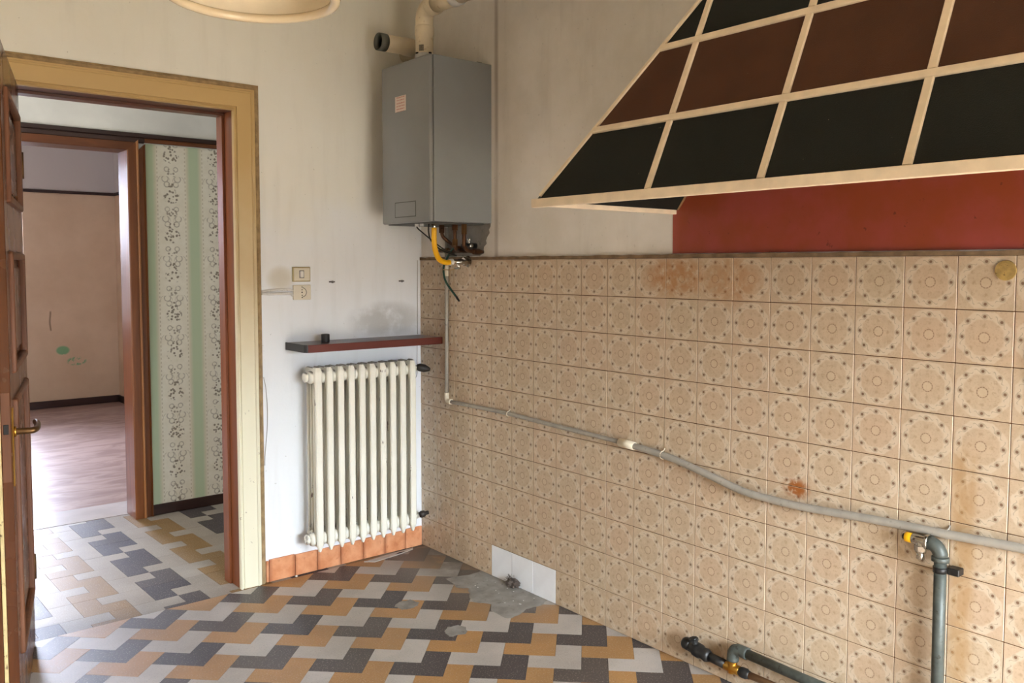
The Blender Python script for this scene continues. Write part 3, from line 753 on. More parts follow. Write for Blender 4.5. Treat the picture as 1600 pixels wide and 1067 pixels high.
# ------------------------------------------------------------------ boiler
BXF, BY0, BY1, BZ0, BZ1 = -0.336, -0.591, -0.186, 1.668, 2.397
bo = thing('gas_boiler', 'grey wall boiler with small sticker, hung in the corner above the radiator', 'boiler', (-0.16, -0.39, BZ0))
b = NB(); bx(b, BXF+0.022, 0.0086, BY0, BY1, BZ0, BZ1, 0.003, 2); obj('casing', b, 'boiler', bo)
b = NB(); bx(b, BXF, BXF+0.0205, BY0, BY1, BZ0-0.002, BZ1+0.001, 0.009, 3); fp = obj('front_cover', b, 'boiler_f', bo)
b = NB(); bx(b, BXF-0.0012, BXF+0.001, -0.474, -0.305, 1.697, 1.760, 0.0008); fl = obj('control_flap', b, 'boiler_f', bo)
b = NB()
for (y0, y1, z0, z1) in ((-0.478, -0.301, 1.760, 1.764), (-0.478, -0.301, 1.693, 1.697), (-0.478, -0.474, 1.697, 1.760), (-0.305, -0.301, 1.697, 1.760)):
    bx(b, BXF-0.0008, BXF+0.001, y0, y1, z0, z1)
obj('flap_groove', b, 'seam', fl)
b = NB(); bx(b, BXF-0.0008, BXF+0.0005, -0.400, -0.309, 2.177, 2.247); obj('sticker', b, 'sticker', bo, (BXF, -0.3545, 2.212))
b = NB(); bx(b, BXF+0.0205, BXF+0.022, BY0+0.004, BY1-0.004, BZ0+0.003, BZ1-0.003); obj('seam', b, 'seam', bo)
b = NB(); bx(b, BXF+0.02, -0.02, BY0+0.02, BY1-0.02, BZ0-0.006, BZ0, 0.002); obj('base_plate', b, 'seam', bo)
for y in (-0.56, -0.24):
    b = NB(); bx(b, -0.06, -0.03, y-0.012, y+0.012, BZ1, BZ1+0.008, 0.002); obj('hanging_clip', b, 'seam', bo)
# connections below, all fixed to the boiler
def pipe(name, pts, r, mat, nuts=(), parent=bo, n=6, seg=12):
    b = NB(); tube(b, spline(pts, n), r, seg)
    o = obj(name, b, mat, parent)
    for (p0, p1, rr, mm) in nuts:
        b = NB(); hexnut(b, p0, p1, rr); obj('nut', b, mm, o)
    return o
pipe('copper_pipe', [(-0.15, -0.412, 1.667), (-0.15, -0.414, 1.625), (-0.145, -0.42, 1.605), (-0.12, -0.425, 1.585), (-0.06, -0.40, 1.562), (0.008, -0.395, 1.555)], 0.0085, 'copper', [((-0.15, -0.412, 1.665), (-0.15, -0.412, 1.625), 0.014, 'copper')])
pipe('copper_pipe', [(-0.13, -0.490, 1.667), (-0.13, -0.490, 1.60), (-0.125, -0.488, 1.555), (-0.08, -0.45, 1.543), (0.008, -0.42, 1.54)], 0.0085, 'copper', [((-0.13, -0.490, 1.665), (-0.13, -0.490, 1.635), 0.015, 'copper'), ((-0.13, -0.490, 1.595), (-0.13, -0.490, 1.565), 0.014, 'brass_dk')])
pipe('copper_pipe', [(-0.12, -0.548, 1.667), (-0.12, -0.548, 1.59), (-0.115, -0.545, 1.560), (-0.075, -0.53, 1.540), (0.008, -0.525, 1.537)], 0.0095, 'copper', [((-0.12, -0.548, 1.662), (-0.12, -0.548, 1.615), 0.014, 'brass_dk'), ((-0.055, -0.529, 1.538), (-0.012, -0.526, 1.537), 0.014, 'copper')])
pipe('copper_pipe', [(-0.03, -0.225, 1.546), (-0.03, -0.30, 1.545), (-0.03, -0.392, 1.543)], 0.010, 'copper', [((-0.03, -0.27, 1.545), (-0.03, -0.30, 1.545), 0.014, 'brass_dk')])
b = NB(); cyl(b, (0.008, -0.47, 1.566), (-0.06, -0.47, 1.566), 0.014, 14); cyl(b, (-0.05, -0.44, 1.566), (-0.05, -0.505, 1.566), 0.011, 12); o = obj('shut_off_valve', b, 'iron_dk', bo)
b = NB(); cyl(b, (-0.05, -0.494, 1.572), (-0.05, -0.494, 1.598), 0.006, 10); cyl(b, (-0.05, -0.494, 1.590), (-0.05, -0.494, 1.600), 0.011, 12); cyl(b, (-0.05, -0.505, 1.566), (-0.05, -0.516, 1.566), 0.010, 12); obj('tap_cap', b, 'steel', o)
pipe('black_cable', [(-0.30, -0.430, 1.664), (-0.298, -0.43, 1.645), (-0.26, -0.42, 1.622), (-0.19, -0.40, 1.585), (-0.10, -0.36, 1.55), (-0.02, -0.33, 1.53)], 0.0032, 'black', seg=8)
pipe('black_cable', [(-0.262, -0.47, 1.664), (-0.262, -0.468, 1.625), (-0.22, -0.43, 1.585), (-0.12, -0.37, 1.545), (-0.02, -0.35, 1.52)], 0.0035, 'black', seg=8)
for y, x in ((-0.430, -0.30), (-0.458, -0.292)):
    b = NB(); cyl(b, (x, y, 1.650), (x, y, 1.668), 0.010, 12); obj('cable_gland', b, 'flue_light', bo)

# flue
fx, fy = -0.215, -0.372
fl = thing('flue_pipe', 'cream flue pipe rising from the grey boiler and bending along the wall', 'pipe', (fx, fy, BZ1))
b = NB(); lathe(b, [(0, 0), (0.050, 0), (0.050, 0.010), (0.045, 0.014), (0, 0.014)], (fx, fy, BZ1+0.0008), (0, 0, 1), 28); obj('base_flange', b, 'flue_grey', fl)
b = NB(); lathe(b, [(0, 0.013), (0.043, 0.013), (0.044, 0.022), (0.044, 0.046), (0.042, 0.052), (0, 0.052)], (fx, fy, BZ1+0.001), (0, 0, 1), 28); obj('collar', b, 'flue_light', fl)
b = NB(); lathe(b, [(0, 0.05), (0.040, 0.05), (0.041, 0.056), (0.041, 0.135), (0.044, 0.140), (0.044, 0.176), (0.041, 0.180), (0, 0.180)], (fx, fy, BZ1), (0, 0, 1), 28); obj('pipe_section', b, 'flue', fl)
for a in (-0.75, 0.75):
    b = NB(); v = Vector((math.cos(PI+0.85+a), math.sin(PI+0.85+a), 0)); c = Vector((fx, fy, BZ1+0.052))+v*0.042
    bx(b, c.x-0.006, c.x+0.006, c.y-0.006, c.y+0.006, c.z-0.003, c.z+0.003); obj('clip', b, 'gap', fl)
b = NB(); a0 = PI+0.62
for k in range(4):
    pass
A = [a0-0.28, a0-0.09, a0+0.09, a0+0.28]; vs = []
for z in (BZ1+0.060, BZ1+0.088):
    vs.append([b.verts.new((fx+0.0416*math.cos(q), fy+0.0416*math.sin(q), z)) for q in A])
for k in range(3): b.faces.new((vs[0][k], vs[0][k+1], vs[1][k+1], vs[1][k]))
obj('printed_code', b, 'code', fl, (fx, fy, BZ1+0.07))
arc = [Vector((fx, fy, BZ1+0.15))]+[Vector((fx, fy-0.056*(1-math.cos(q)), BZ1+0.206+0.056*math.sin(q))) for q in [i*PI/2/10 for i in range(11)]]
b = NB(); tube(b, arc, 0.041, 28); obj('elbow', b, 'flue', fl)
zt = BZ1+0.262; y0 = fy-0.056
b = NB(); lathe(b, [(0.041, -0.004), (0.046, 0), (0.047, 0.006), (0.047, 0.040), (0.044, 0.044), (0.041, 0.044)], (fx, y0, zt), (0, -1, 0), 28); obj('socket_ring', b, 'flue', fl)
b = NB(); tube(b, [(fx, y0-0.04, zt), (fx, y0-0.20, zt)], 0.040, 28); obj('pipe_section', b, 'flue', fl)
b = NB(); lathe(b, [(0.040, 0), (0.046, 0.003), (0.046, 0.045), (0.041, 0.05)], (fx, y0-0.175, zt), (0, -1, 0), 28); obj('socket_ring', b, 'flue_light', fl)
b = NB(); tube(b, [(fx, y0-0.22, zt), (fx, y0-1.36, zt+0.003)], 0.041, 28); obj('pipe_section', b, 'flue', fl)
arc = [Vector((fx+0.09*(1-math.cos(q)), y0-1.36-0.09*math.sin(q), zt+0.003)) for q in [i*PI/2/8 for i in range(9)]]+[Vector((0.0088, y0-1.45, zt+0.003))]
b = NB(); tube(b, arc, 0.041, 28); obj('elbow', b, 'flue', fl)
# stub of a second pipe out of the wall, open end
vs_ = thing('vent_stub', 'short open-ended beige pipe with dark mouth, left of the cream flue', 'pipe', (-0.15, -0.15, 2.533))
b = NB(); lathe(b, [(0.036, 0), (0.0415, 0), (0.0415, 0.040), (0.036, 0.040)], (-0.330, -0.15, 2.534), (1, 0, 0), 28, close=True); obj('end_ring', b, 'flue_grey', vs_)
b = NB(); lathe(b, [(0.034, 0.0), (0.040, 0.0), (0.040, 0.10), (0.043, 0.105), (0.043, 0.15), (0.041, 0.155), (0.041, 0.160), (0.034, 0.160)], (-0.290, -0.15, 2.534), (1, 0, 0), 28, close=True); obj('pipe_section', b, 'flue', vs_)
b = NB(); tube(b, [Vector((-0.131, -0.15, 2.534))]+[Vector((-0.128+0.05*math.sin(q), -0.10-0.05*math.cos(q), 2.534)) for q in [i*PI/2/8 for i in range(9)]]+[Vector((-0.078, -0.0008, 2.534))], 0.0405, 24); obj('elbow', b, 'flue', vs_)
b = NB(); lathe(b, [(0.034, 0.0), (0.034, 0.16), (0, 0.16)], (-0.300, -0.15, 2.534), (1, 0, 0), 24); obj('inside', b, 'flue_in', vs_)

# gas hose and cock
gh = thing('gas_hose', 'bright yellow gas hose hanging from the boiler to a cock on the tiles', 'hose', (-0.2, -0.46, 1.49))
b = NB(); tube(b, spline([(-0.238, -0.478, 1.645), (-0.236, -0.474, 1.60), (-0.222, -0.462, 1.545), (-0.190, -0.448, 1.502), (-0.150, -0.440, 1.487), (-0.118, -0.436, 1.488)], 8), 0.0125, 16); h = obj('hose', b, 'yellow', gh)
b = NB(); cyl(b, (-0.238, -0.478, 1.644), (-0.238, -0.478, 1.661), 0.011, 14); hexnut(b, (-0.238, -0.478, 1.655), (-0.238, -0.478, 1.667), 0.014); obj('hose_fitting', b, 'steel', gh)
b = NB(); cyl(b, (-0.122, -0.436, 1.488), (-0.104, -0.434, 1.489), 0.0155, 16); obj('end_sleeve', b, 'flue_light', gh)
b = NB(); lathe(b, [(0, 0), (0.012, 0), (0.012, 0.03), (0.014, 0.035), (0.014, 0.055), (0.011, 0.06), (0.011, 0.098), (0, 0.098)], (-0.104, -0.434, 1.489), (1, -0.12, 0.02), 18); k = obj('gas_cock', b, 'steel', gh)
b = NB(); hexnut(b, (-0.035, -0.426, 1.492), (-0.012, -0.423, 1.492), 0.021); obj('nut', b, 'steel', k)
b = NB(); lathe(b, [(0, 0), (0.026, 0), (0.028, 0.003), (0.024, 0.008), (0, 0.009)], (-0.001, -0.421, 1.492), (-1, 0, 0), 22); obj('rosette', b, 'steel', k)
b = NB(); cyl(b, (-0.065, -0.430, 1.482), (-0.065, -0.430, 1.462), 0.008, 12); bx(b, -0.070, -0.060, -0.442, -0.398, 1.455, 1.463, 0.002); obj('cock_lever', b, 'steel', k)
b = NB(); tube(b, spline([(-0.065, -0.42, 1.457), (-0.06, -0.36, 1.452), (-0.05, -0.30, 1.452), (-0.045, -0.262, 1.452)], 5), 0.002, 6); obj('tag_wire', b, 'brass', k)
b = NB(); tube(b, spline([(-0.03, -0.36, 1.562), (-0.040, -0.334, 1.543), (-0.046, -0.292, 1.49), (-0.044, -0.275, 1.45), (-0.042, -0.285, 1.403), (-0.045, -0.33, 1.362), (-0.050, -0.385, 1.325)], 7), 0.0052, 10)
gw = quick('earth_wire', b, 'green', 'loose dark green wire dangling below the yellow gas hose', 'wire', origin=(-0.045, -0.30, 1.325))
b = NB(); tube(b, [(-0.050, -0.385, 1.325), (-0.050, -0.398, 1.314), (-0.051, -0.414, 1.302)], [0.0045, 0.0055, 0.004], 8); obj('wire_end', b, 'black', gw)

# ------------------------------------------------------------------ grey conduit along the tiles
cd = thing('conduit_pipe', 'thin grey plastic conduit dropping from the boiler and sagging across the tiles', 'pipe', (-0.012, -0.25, 0.8))
b = NB(); tube(b, [(-0.012, -0.252, 0.815), (-0.012, -0.254, 1.2), (-0.012, -0.256, 1.66)], 0.0092, 14); obj('vertical_pipe', b, 'conduit', cd)
b = NB(); cyl(b, (-0.012, -0.256, 1.42), (-0.012, -0.256, 1.50), 0.0112, 14); obj('coupling', b, 'pvc', cd)
b = NB(); tube(b, spline([(-0.012, -0.252, 0.838), (-0.012, -0.252, 0.812), (-0.012, -0.262, 0.798), (-0.012, -0.292, 0.796)], 5), 0.0122, 16)
lathe(b, [(0.0100, 0), (0.0145, 0), (0.0145, 0.010), (0.0100, 0.010)], (-0.012, -0.282, 0.796), (0, -1, 0), 16, close=True); obj('elbow', b, 'pvc', cd)
run1 = [(-0.012, -0.28, 0.796), (-0.012, -0.50, 0.797), (-0.012, -0.746, 0.796), (-0.012, -1.11, 0.785), (-0.012, -1.40, 0.778), (-0.012, -1.47, 0.774)]
b = NB(); tube(b, spline(run1, 5), 0.0092, 14); obj('horizontal_pipe', b, 'conduit', cd)
run2 = [(-0.014, -1.47, 0.774), (-0.015, -1.56, 0.770), (-0.016, -1.70, 0.758), (-0.020, -1.85, 0.733), (-0.022, -1.987, 0.706), (-0.022, -2.065, 0.697), (-0.020, -2.212, 0.694), (-0.018, -2.347, 0.700), (-0.017, -2.513, 0.709), (-0.016, -2.682, 0.714), (-0.016, -2.9, 0.724), (-0.016, -3.3, 0.735), (-0.016, -3.7, 0.74)]
b = NB(); tube(b, spline(run2, 5), 0.0128, 14); obj('horizontal_pipe', b, 'conduit', cd)
b = NB(); tube(b, [(-0.013, -1.435, 0.7765), (-0.0135, -1.515, 0.7725)], 0.0158, 16); obj('coupling', b, 'pvc', cd)
for y, z, rr in ((-0.74, 0.796, 0.0115), (-1.655, 0.762, 0.0150), (-2.70, 0.7145, 0.0135)):
    b = NB(); pts = [(-0.0012, y, z+rr+0.010), (-0.004, y, z+rr+0.003)]+[(-0.012-rr*math.sin(q), y, z+rr*math.cos(q)) for q in [i*PI/6 for i in range(0, 7)]]+[(-0.0012, y, z-rr)]
    tube(b, pts, 0.0022, 6); obj('clip', b, 'conduit' if y < -2 else 'pvc', cd)

# ------------------------------------------------------------------ galvanized water pipe with tap connection
wp = thing('water_pipe', 'dark galvanized pipe rising on the tiles to an angle valve with orange cap', 'pipe', (-0.04, -2.69, 0.08))
X = -0.036
b = NB(); tube(b, [(X, -2.694, 0.15), (X, -2.692, 0.65)], 0.0165, 16); obj('riser', b, 'iron', wp)
b = NB(); tube(b, [Vector((X, -2.692+0.034*(1-math.cos(q)), 0.652+0.034*math.sin(q))) for q in [i*PI/2/7 for i in range(8)]], 0.020, 16)
lathe(b, [(0.019, 0), (0.0235, 0.002), (0.0235, 0.014), (0.019, 0.016)], (X, -2.692, 0.638), (0, 0, 1), 16, close=True); obj('elbow', b, 'iron', wp)
v = None
b = NB(); lathe(b, [(0.014, 0), (0.023, 0), (0.023, 0.008), (0.014, 0.010)], (X, -2.660, 0.686), (0, 1, 0), 18, close=True); obj('valve_flange', b, 'steel', wp)
b = NB(); cyl(b, (X, -2.656, 0.686), (X, -2.612, 0.686), 0.0155, 16); cyl(b, (X, -2.636, 0.69), (X, -2.636, 0.650), 0.015, 16); hexnut(b, (X, -2.636, 0.672), (X, -2.636, 0.655), 0.0175); cyl(b, (X, -2.636, 0.652), (X, -2.636, 0.632), 0.0115, 14); v = obj('angle_valve', b, 'steel', wp)
b = NB(); cyl(b, (X, -2.612, 0.686), (X, -2.592, 0.686), 0.0145, 14)
o = obj('valve_cap', b, 'yellow', v); o['label'] = 'orange valve cap'
b = NB(); cyl(b, (X, -2.592, 0.686), (X, -2.585, 0.686), 0.009, 12); obj('spindle', b, 'black', v)
b = NB(); lathe(b, [(0.0168, 0), (0.0190, 0), (0.0190, 0.016), (0.0168, 0.016)], (X, -2.692, 0.608), (0, 0, 1), 18, close=True); bx(b, -0.034, -0.001, -2.742, -2.710, 0.606, 0.626, 0.002); obj('pipe_clamp', b, 'iron_dk', wp)
b = NB(); tube(b, spline([(X, -2.694, 0.16), (X, -2.69, 0.140), (X, -2.66, 0.135)], 6), 0.0195, 16); obj('elbow', b, 'iron', wp)
b = NB(); tube(b, [(X, -2.67, 0.135), (X, -2.30, 0.140), (X, -2.03, 0.147)], 0.0165, 16); obj('horizontal_pipe', b, 'iron', wp)
b = NB(); tube(b, spline([(X, -2.06, 0.147), (X, -2.020, 0.147), (X-0.002, -2.005, 0.135), (X-0.004, -2.002, 0.105)], 6), 0.0205, 16); obj('elbow', b, 'iron', wp)
b = NB(); cyl(b, (X-0.004, -2.002, 0.112), (X-0.004, -2.002, 0.062), 0.0165, 16); cyl(b, (X-0.004, -1.972, 0.078), (X-0.004, -2.032, 0.078), 0.0165, 16); cyl(b, (X-0.004, -2.002, 0.098), (X-0.004, -2.002, 0.112), 0.0190, 16); obj('brass_tee', b, 'brass', wp)
b = NB(); tube(b, [(X-0.004, -2.028, 0.079), (X, -2.3, 0.075), (X, -2.8, 0.070), (X, -3.3, 0.066)], 0.0120, 14); obj('lower_pipe', b, 'rust_pipe', wp)
b = NB(); lathe(b, [(0, 0), (0.014, 0), (0.018, 0.01), (0.018, 0.03), (0.014, 0.035), (0.014, 0.042), (0, 0.042)], (X-0.004, -2.030, 0.078), (0, -1, 0), 14); obj('coupling', b, 'iron_dk', wp)
b = NB(); tube(b, [(X-0.004, -1.975, 0.079), (X-0.004, -1.89, 0.084)], 0.0160, 14); obj('horizontal_pipe', b, 'iron_dk', wp)
b = NB(); lathe(b, [(0, 0), (0.019, 0), (0.024, 0.012), (0.021, 0.03), (0.026, 0.040), (0.026, 0.062), (0.020, 0.072), (0.021, 0.085), (0, 0.087)], (X-0.006, -1.905, 0.083), (0, 1, 0.14), 14)
cyl(b, (X-0.006, -1.848, 0.09), (X-0.016, -1.842, 0.135), 0.012, 12); cyl(b, (X-0.014, -1.842, 0.122), (X-0.016, -1.841, 0.132), 0.018, 8, False); o = obj('stop_valve', b, 'iron_dk', wp)
b = NB(); lathe(b, [(0, 0), (0.020, 0), (0.022, 0.008), (0.022, 0.026), (0.016, 0.034), (0, 0.035)], (X-0.006, -1.822, 0.096), (0, 1, 0.1), 14); obj('end_cap', b, 'iron_dk', o)

# ------------------------------------------------------------------ radiator
rd = thing('radiator', 'old cream cast-iron radiator of ten columns with chipped paint under the shelf', 'radiator', (-0.42, -0.115, 0.14))
def section():
    b = NB()
    # front column: chamfered bar, domed on top, pointed at the foot
    def ring(z, hw, y0, y1, ch):
        return [(-hw, y1, z), (-hw, y0+ch, z), (-hw+ch, y0, z), (hw-ch, y0, z), (hw, y0+ch, z), (hw, y1, z)]
    rs = [ring(0.146, 0.004, -0.174, -0.160, 0.003), ring(0.180, 0.0165, -0.180, -0.164, 0.005), ring(0.30, 0.0165, -0.181, -0.164, 0.005), ring(0.90, 0.0165, -0.181, -0.164, 0.005), ring(0.985, 0.0165, -0.181, -0.150, 0.006), ring(1.004, 0.012, -0.176, -0.140, 0.008), ring(1.010, 0.004, -0.165, -0.140, 0.003)]
    V_ = [[b.verts.new(p) for p in r] for r in rs]
    for a, c in zip(V_, V_[1:]):
        for k in range(6): b.faces.new((a[k], a[(k+1) % 6], c[(k+1) % 6], c[k]))
    b.faces.new(V_[0]); b.faces.new(V_[-1])
    for y, r in ((-0.139, 0.0125), (-0.103, 0.0092), (-0.070, 0.0092)):
        tube(b, [(0, y, 0.19), (0, y, 0.955)], r, 10)
    # heads that join the columns
    bx(b, -0.013, 0.013, -0.160, -0.054, 0.925, 1.002, 0.011, 2); bx(b, -0.013, 0.013, -0.160, -0.054, 0.166, 0.228, 0.010, 2)
    # nipples between sections
    for z in (0.957, 0.197):
        lathe(b, [(0, -0.0283), (0.027, -0.0283), (0.031, -0.020), (0.029, -0.008), (0.029, 0.008), (0.031, 0.020), (0.027, 0.0283), (0, 0.0283)], (0, -0.128, z), (1, 0, 0), 14)
    fix(b)
    me = bpy.data.meshes.new('radiator_section'); b.transform(Matrix.Translation((0, 0.115, -0.14))); b.to_mesh(me); b.free(); me.materials.append(MAT['rad']); return me
me = section()
for k in range(10):
    inst('radiator_section', me, rd, (-0.672+0.0567*k, -0.115, 0.14))
b = NB(); lathe(b, [(0, 0), (0.022, 0), (0.024, 0.006), (0.024, 0.012), (0.014, 0.016), (0, 0.016)], (-0.701, -0.112, 0.957), (-1, 0, 0), 14); obj('end_plug', b, 'rad', rd)
b = NB(); lathe(b, [(0, 0), (0.022, 0), (0.024, 0.006), (0.024, 0.012), (0.014, 0.016), (0, 0.016)], (-0.701, -0.112, 0.197), (-1, 0, 0), 14); obj('end_plug', b, 'rad', rd)
b = NB(); cyl(b, (-0.134, -0.112, 0.957), (-0.088, -0.112, 0.957), 0.013, 12); hexnut(b, (-0.128, -0.112, 0.957), (-0.112, -0.112, 0.957), 0.018); cyl(b, (-0.098, -0.112, 0.950), (-0.098, -0.0008, 0.950), 0.010, 12); o = obj('supply_valve', b, 'rad', rd)
b = NB(); lathe(b, [(0, 0), (0.014, 0), (0.020, 0.012), (0.020, 0.040), (0.012, 0.060), (0.008, 0.068), (0, 0.069)], (-0.100, -0.118, 0.962), (0.82, -0.4, -0.22), 10); obj('valve_knob', b, 'rad_blk', o)
b = NB(); cyl(b, (-0.134, -0.112, 0.197), (-0.078, -0.112, 0.197), 0.013, 12); hexnut(b, (-0.126, -0.112, 0.197), (-0.108, -0.112, 0.197), 0.019); cyl(b, (-0.085, -0.112, 0.200), (-0.085, -0.0008, 0.200), 0.010, 12); o = obj('return_valve', b, 'rad', rd)
b = NB(); lathe(b, [(0, 0), (0.013, 0), (0.019, 0.012), (0.017, 0.028), (0.010, 0.034), (0.010, 0.05), (0, 0.052)], (-0.090, -0.116, 0.200), (0.8, -0.42, 0.22), 10); obj('valve_knob', b, 'rad_blk', o)
for x in (-0.64, -0.20):
    b = NB(); bx(b, x-0.008, x+0.008, -0.075, -0.0006, 0.905, 0.925, 0.002); obj('wall_bracket', b, 'rad', rd)

# ------------------------------------------------------------------ shelf with small cap
sh = thing('wall_shelf', 'dark red-brown wooden shelf above the cream radiator', 'shelf', (-0.37, -0.1, 1.08))
prof = [(-0.738, -0.0006), (-0.7465, -0.012), (-0.7465, -0.190), (-0.738, -0.200), (-0.0035, -0.200), (-0.0035, -0.0006)]
b = NB(); prism(b, prof, lambda p: (p[0], p[1], 1.081), lambda p: (p[0], p[1], 1.113)); bmesh.ops.bevel(b, geom=list(b.edges), offset=0.0015, segments=1, affect='EDGES'); obj('board', b, 'shelf', sh)
b = NB(); bx(b, -0.738, -0.0036, -0.2075, -0.2002, 1.079, 1.114, 0.002); obj('front_edge', b, 'shelf_edge', sh)
b = NB(); prism(b, [(-0.752, -0.002), (-0.747, -0.002), (-0.747, -0.19), (-0.7385, -0.2005), (-0.7385, -0.2078), (-0.744, -0.2065), (-0.752, -0.192)], lambda p: (p[0], p[1], 1.0795), lambda p: (p[0], p[1], 1.1145)); obj('end_strip', b, 'shelf_cap', sh)
c = NB(); lathe(c, [(0, 0), (0.019, 0), (0.0195, 0.004), (0.0195, 0.036), (0.018, 0.038), (0.012, 0.038), (0.011, 0.033), (0, 0.033)], (-0.597, -0.10, 1.1132), (0, 0, 1), 22)
quick('bottle_cap', c, 'shelf_cap', 'small black cylindrical cap standing on the red-brown shelf', 'cap', origin=(-0.597, -0.10, 1.1132))

# ------------------------------------------------------------------ switch, socket, wall bits
sw = thing('light_switch', 'square light switch with thin gold rim above the wall socket', 'switch', (-0.669, 0, 1.43))
b = NB(); bx(b, -0.714, -0.624, -0.010, -0.0004, 1.396, 1.465, 0.003, 2); obj('rim', b, 'plate_gold', sw)
b = NB(); bx(b, -0.709, -0.629, -0.012, -0.009, 1.401, 1.460, 0.002); obj('cover', b, 'plate', sw)
b = NB(); bx(b, -0.679, -0.661, -0.016, -0.0121, 1.416, 1.446, 0.002); obj('rocker', b, 'plate_wh', sw)
b = NB(); bx(b, -0.682, -0.658, -0.0124, -0.0116, 1.413, 1.449); obj('rocker_gap', b, 'screw', sw)
so = thing('wall_socket', 'ivory wall socket with round outlet below the light switch', 'socket', (-0.667, 0, 1.346))
b = NB(); bx(b, -0.712, -0.622, -0.009, -0.0004, 1.311, 1.381, 0.003, 2); obj('cover', b, 'plate', so)
b = NB()
for k in range(10):
    a0 = -PI/2*0.9+PI*0.9*k/10; a1 = -PI/2*0.9+PI*0.9*(k+1)/10
    tube(b, [(-0.668+0.022*math.cos(a0), -0.0092, 1.346+0.022*math.sin(a0)), (-0.668+0.022*math.cos(a1), -0.0092, 1.346+0.022*math.sin(a1))], 0.0014, 6)
obj('outlet_rim', b, 'screw', so)
for z, r in ((1.332, 0.0025), (1.346, 0.0035), (1.358, 0.0025), (1.322, 0.0028), (1.371, 0.0028)):
    b = NB(); cyl(b, (-0.668, -0.0096, z), (-0.668, -0.0085, z), r, 10); obj('outlet_hole', b, 'hole', so)
b = NB(); tube(b, spline([(-0.866, -0.006, 1.353), (-0.83, -0.007, 1.357), (-0.78, -0.007, 1.359), (-0.735, -0.008, 1.358), (-0.714, -0.006, 1.354)], 5), 0.0060, 8)
tube(b, spline([(-0.866, -0.006, 1.343), (-0.82, -0.006, 1.341), (-0.77, -0.006, 1.342), (-0.725, -0.006, 1.340), (-0.714, -0.006, 1.332)], 5), 0.0065, 8)
quick('socket_cable', b, 'wht_cable', 'double white painted cable between door casing and wall socket', 'cable', origin=(-0.79, -0.006, 1.35))
b = NB(); tube(b, spline([(-0.862, -0.004, 0.96), (-0.851, -0.004, 0.90), (-0.846, -0.004, 0.80), (-0.850, -0.004, 0.70), (-0.861, -0.004, 0.60), (-0.863, -0.004, 0.55)], 6), 0.0016, 6)
quick('bell_wire', b, 'grey_wire', 'thin grey wire curving beside the door casing', 'wire', origin=(-0.85, -0.004, 0.75))
b = NB(); tube(b, spline([(-0.018, -0.003, 1.50), (-0.019, -0.003, 1.30), (-0.020, -0.003, 1.116)], 4), 0.0016, 6)
quick('corner_wire', b, 'grey_wire', 'thin wire down the room corner above the shelf', 'wire', origin=(-0.019, -0.003, 1.3))
b = NB(); tube(b, spline([(-0.022, -0.003, 1.075), (-0.024, -0.003, 0.98), (-0.024, -0.003, 0.91), (-0.040, -0.003, 0.88), (-0.065, -0.003, 0.84)], 5), 0.0016, 6)
quick('radiator_wire', b, 'grey_wire', 'thin wire in the corner below the shelf, curling behind the radiator', 'wire', origin=(-0.03, -0.003, 0.95))
for x, lab in ((-0.506, 'torn grey wall plug nearer the light switch, above the shelf'), (-0.113, 'torn grey wall plug nearer the room corner, above the shelf')):
    b = NB(); cyl(b, (x, -0.0004, 1.393), (x, -0.008, 1.393), 0.006, 8); bx(b, x-0.018, x+0.014, -0.003, -0.0004, 1.390, 1.397, 0.001); quick('wall_plug', b, 'screw', lab, 'plug', 'wall plugs over the shelf', origin=(x, 0, 1.393))
b = NB(); lathe(b, [(0, 0), (0.026, 0), (0.0275, 0.001), (0.0265, 0.004), (0.010, 0.0045), (0, 0.0045)], (-0.0008, -2.825, 1.459), (-1, 0, 0), 26, False)
quick('wall_box_cover', b, 'cap', 'round stained yellow cover disc at the top of the tiles', 'cover', origin=(0, -2.825, 1.459))

# ------------------------------------------------------------------ range hood
SL = 0.472
def fx_(z): return -0.684+SL*(z-1.672)
nrm = Vector((-1, 0, SL)).normalized()
hd = thing('range_hood', 'big pyramid range hood with dark green and brown panels and cream battens', 'hood', (-0.34, -2.70, 1.655))
def clip2(poly, f):
    out = []
    for i in range(len(poly)):
        a, c = poly[i-1], poly[i]; fa, fc = f(a), f(c)
        if (fa < 0) != (fc < 0):
            q = fa/(fa-fc); out.append((a[0]+(c[0]-a[0])*q, a[1]+(c[1]-a[1])*q))
        if fc >= 0: out.append(c)
    return out
ZS = [1.678, 1.885, 2.119, 2.353, 2.587, 2.821, 2.998]; YS = [-1.5, -2.160, -2.522, -2.882, -3.244, -4.0]
for i in range(6):
    for j in range(5):
        p = [(YS[j], ZS[i]), (YS[j+1], ZS[i]), (YS[j+1], ZS[i+1]), (YS[j], ZS[i+1])]
        p = clip2(p, lambda q: hipL(q[1])-q[0]); p = clip2(p, lambda q: q[0]-hipR(q[1])) if p else p
        if len(p) < 3: continue
        b = NB(); prism(b, p, lambda q: Vector((fx_(q[1]), q[0], q[1]))-nrm*0.008, lambda q: Vector((fx_(q[1]), q[0], q[1])))
        obj('hood_panel', b, 'p_brown' if i % 2 else 'p_green', hd)
